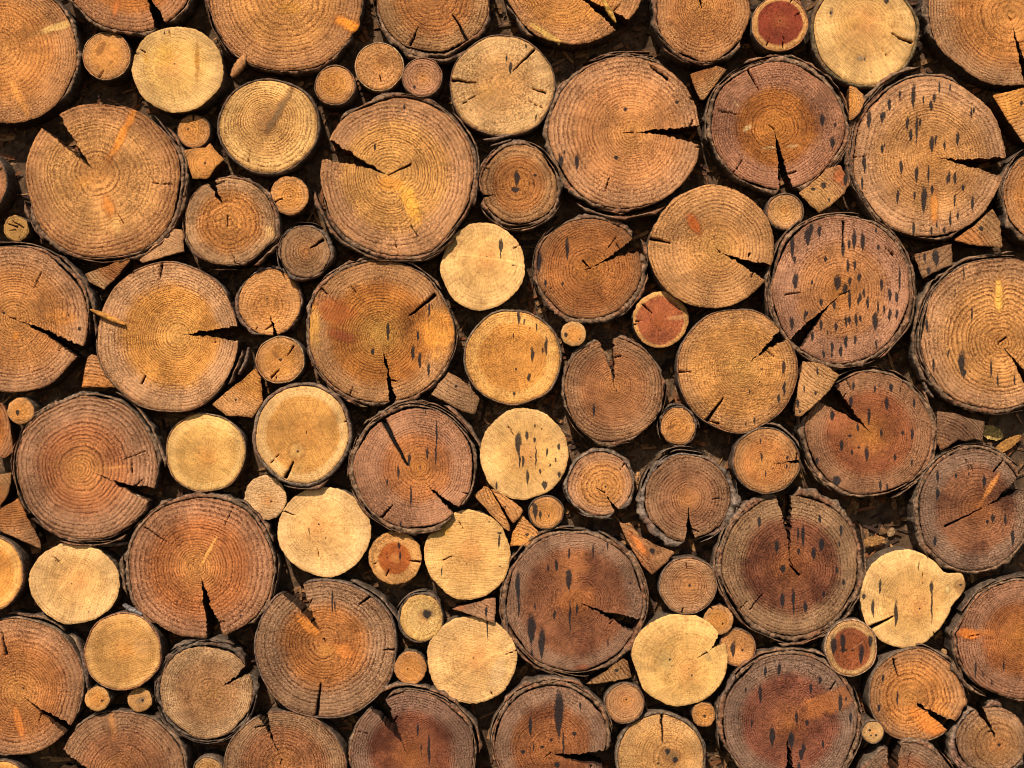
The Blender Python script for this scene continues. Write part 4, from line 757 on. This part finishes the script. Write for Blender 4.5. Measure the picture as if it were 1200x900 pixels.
def leaf(name, label, cat, x, y, L, w, ang, col, depth, seed):
    r = np.random.RandomState(seed); V = []; C = []; n = 16
    a = math.radians(ang); d = np.array([math.cos(a), math.sin(a)]); nn = np.array([-d[1], d[0]])
    us = np.linspace(-1, 1, 7)
    for i in range(n + 1):
        t = i / n; ww = w * math.sin(PI * min(1, t * .94 + .03)) ** .7 * (1 + .12 * r.uniform(-1, 1))
        for u in us:
            p = d * L * (t - .5) + nn * ww * u
            V.append((p[0], -.8 * math.sin(PI * t) + .5 * u * u + .5 * r.uniform(-1, 1), p[1]))
            C.append(lin(col) * r.uniform(.7, 1.15) * (1.25 if abs(u) < .1 else 1))
    ixx = np.arange((n + 1) * 7).reshape(n + 1, 7)
    Qq = np.stack([ixx[:-1, :-1], ixx[:-1, 1:], ixx[1:, 1:], ixx[1:, :-1]], -1).reshape(-1, 4)
    me = to_mesh(name, np.array(V), Qq, [M_SIDE], np.zeros(len(Qq)), dict(tint=np.array(C)))
    o = link(name, me, (K * (x - 600), -K * depth, K * (450 - y)))
    o['label'] = label; o['category'] = cat; return o
leaf('dry_leaf', 'yellow green dry leaf behind the logs near the right edge', 'leaf', 1172, 508, 30, 9, -20, (200, 160, 90), 8, 1)
leaf('dry_leaf', 'pale dry leaf chip in the gap right of the dark red big log', 'leaf', 1053, 627, 12, 4.5, 60, (166, 128, 88), 5, 2)
leaf('dry_leaf', 'brown curled leaf lying low in the gap above the pan shaped log', 'leaf', 1030, 637, 28, 6, 12, (170, 118, 66), 12, 3)
leaf('wood_chip', 'long orange wood chip behind the logs at the right edge', 'wood chip', 1190, 522, 40, 6, 32, (176, 120, 60), 10, 4)
leaf('wood_chip', 'small orange chip beside the bottom right orange log', 'wood chip', 1111, 767, 9, 3.4, -60, (190, 140, 90), 26, 6)

def bark_strip(label, pts, w, seed, depth=46, col=(128, 100, 80)):
    r = np.random.RandomState(seed); P = np.array(pts, float); t = np.linspace(0, len(P) - 1, 26)
    xs = np.interp(t, np.arange(len(P)), P[:, 0]); ys = -np.interp(t, np.arange(len(P)), P[:, 1])
    xs = np.convolve(np.pad(xs, 2, 'edge'), np.ones(5) / 5, 'valid'); ys = np.convolve(np.pad(ys, 2, 'edge'), np.ones(5) / 5, 'valid')
    cx, cy = xs.mean(), ys.mean(); dx, dy = np.gradient(xs), np.gradient(ys); L = np.hypot(dx, dy); nxv, nyv = -dy / L, dx / L
    V = []; C = []
    prof = [(-1, 6), (-.9, 0), (-.3, -1.8), (.3, -1.5), (.9, .3), (1, 7)]
    for i in range(len(xs)):
        ww = w * (.35 + .65 * math.sin(PI * i / (len(xs) - 1)) ** .6) * r.uniform(.8, 1.2)
        for (u, z) in prof:
            V.append((xs[i] - cx + nxv[i] * ww * u, z + r.uniform(-.7, .7), ys[i] - cy + nyv[i] * ww * u)); C.append(lin(col) * r.uniform(.55, 1.3))
    k = len(prof); ixx = np.arange(len(xs) * k).reshape(len(xs), k)
    Qq = np.stack([ixx[:-1, :-1], ixx[:-1, 1:], ixx[1:, 1:], ixx[1:, :-1]], -1).reshape(-1, 4)
    me = to_mesh('bark_strip', np.array(V), Qq, [M_BARK], np.zeros(len(Qq)), dict(tint=np.array(C)))
    o = link('bark_strip', me, (K * (cx - 600), -K * depth, K * (cy + 450)))
    o['label'] = label; o['category'] = 'bark strip'; o['group'] = 'loose bark strips between the logs'
bark_strip('twin peeled bark sliver just under the broad pale log', [(565, 164), (580, 163), (592, 159), (601, 158)], 2.2, 1, 44)
bark_strip('thin bark sliver crossing behind the reddish blotted log', [(574, 171), (588, 167), (600, 163)], 1.5, 2, 42)
bark_strip('forked bark sliver above the dark ridged offcut', [(1083, 447), (1088, 458), (1095, 466)], 2.2, 3, 40)
bark_strip('upright bark sliver right of the golden splinter log', [(292, 406), (288, 424), (279, 440)], 2.2, 4, 45)
bark_strip('bark curl between the chestnut log and the golden tan log', [(144, 708), (152, 714), (168, 720)], 2.6, 5, 46, (150, 136, 126))
bark_strip('upright bark sliver right of the orange log at the left edge', [(90, 750), (96, 765), (101, 790), (103, 808)], 2.2, 6, 44)
bark_strip('dark bark strip beneath the big brown log on the left', [(68, 630), (95, 638), (125, 640), (150, 637)], 2.6, 7, 36)
bark_strip('knotted bark twist right of the notched yellow log', [(862, 790), (856, 802), (850, 812)], 2.6, 8, 46)
bark_strip('bark strip left of the plain cream log by the purple brown log', [(590, 700), (592, 720), (596, 745)], 2.0, 9, 40)

# ------------------------------------------------------------------ camera, sun, sky
cam_d = bpy.data.cameras.new('camera'); cam = bpy.data.objects.new('camera', cam_d); COL.objects.link(cam)
cam.location = (0, -K * (FRONT + DIST), 0); cam.rotation_euler = (PI / 2, 0, 0)
cam_d.sensor_width = 36; cam_d.lens = 36 * DIST / 1200.0; cam_d.clip_end = 100
sc.camera = cam
sc.cycles.filter_width = 1.0
SUN_EL, SUN_AZ = 43, -16            # height above the horizon; degrees to the left of straight behind the camera
el, az = math.radians(SUN_EL), math.radians(SUN_AZ)
sd = bpy.data.lights.new('sun', 'SUN'); so = bpy.data.objects.new('sun', sd); COL.objects.link(so)
sd.energy = 4.85; sd.angle = math.radians(1.5); sd.color = (1.0, .94, .85)
import mathutils
dirv = mathutils.Vector((math.sin(az) * math.cos(el), -math.cos(az) * math.cos(el), math.sin(el)))
so.rotation_euler = dirv.to_track_quat('Z', 'Y').to_euler(); so.location = (0, -3, 3)
wd = bpy.data.worlds.new('World'); sc.world = wd; wd.use_nodes = True
nt = wd.node_tree; bg = nt.nodes['Background'] if 'Background' in nt.nodes else nt.nodes.new('ShaderNodeBackground')
sky = nt.nodes.new('ShaderNodeTexSky'); sky.sky_type = 'NISHITA'; sky.sun_disc = False
sky.sun_elevation = el; sky.sun_rotation = math.radians(180) - az if False else math.atan2(dirv.x, dirv.y)
nt.links.new(sky.outputs[0], bg.inputs[0]); bg.inputs[1].default_value = .09
sc.view_settings.view_transform = 'Standard'; sc.view_settings.look = 'None'; sc.view_settings.exposure = 0; sc.view_settings.gamma = 1
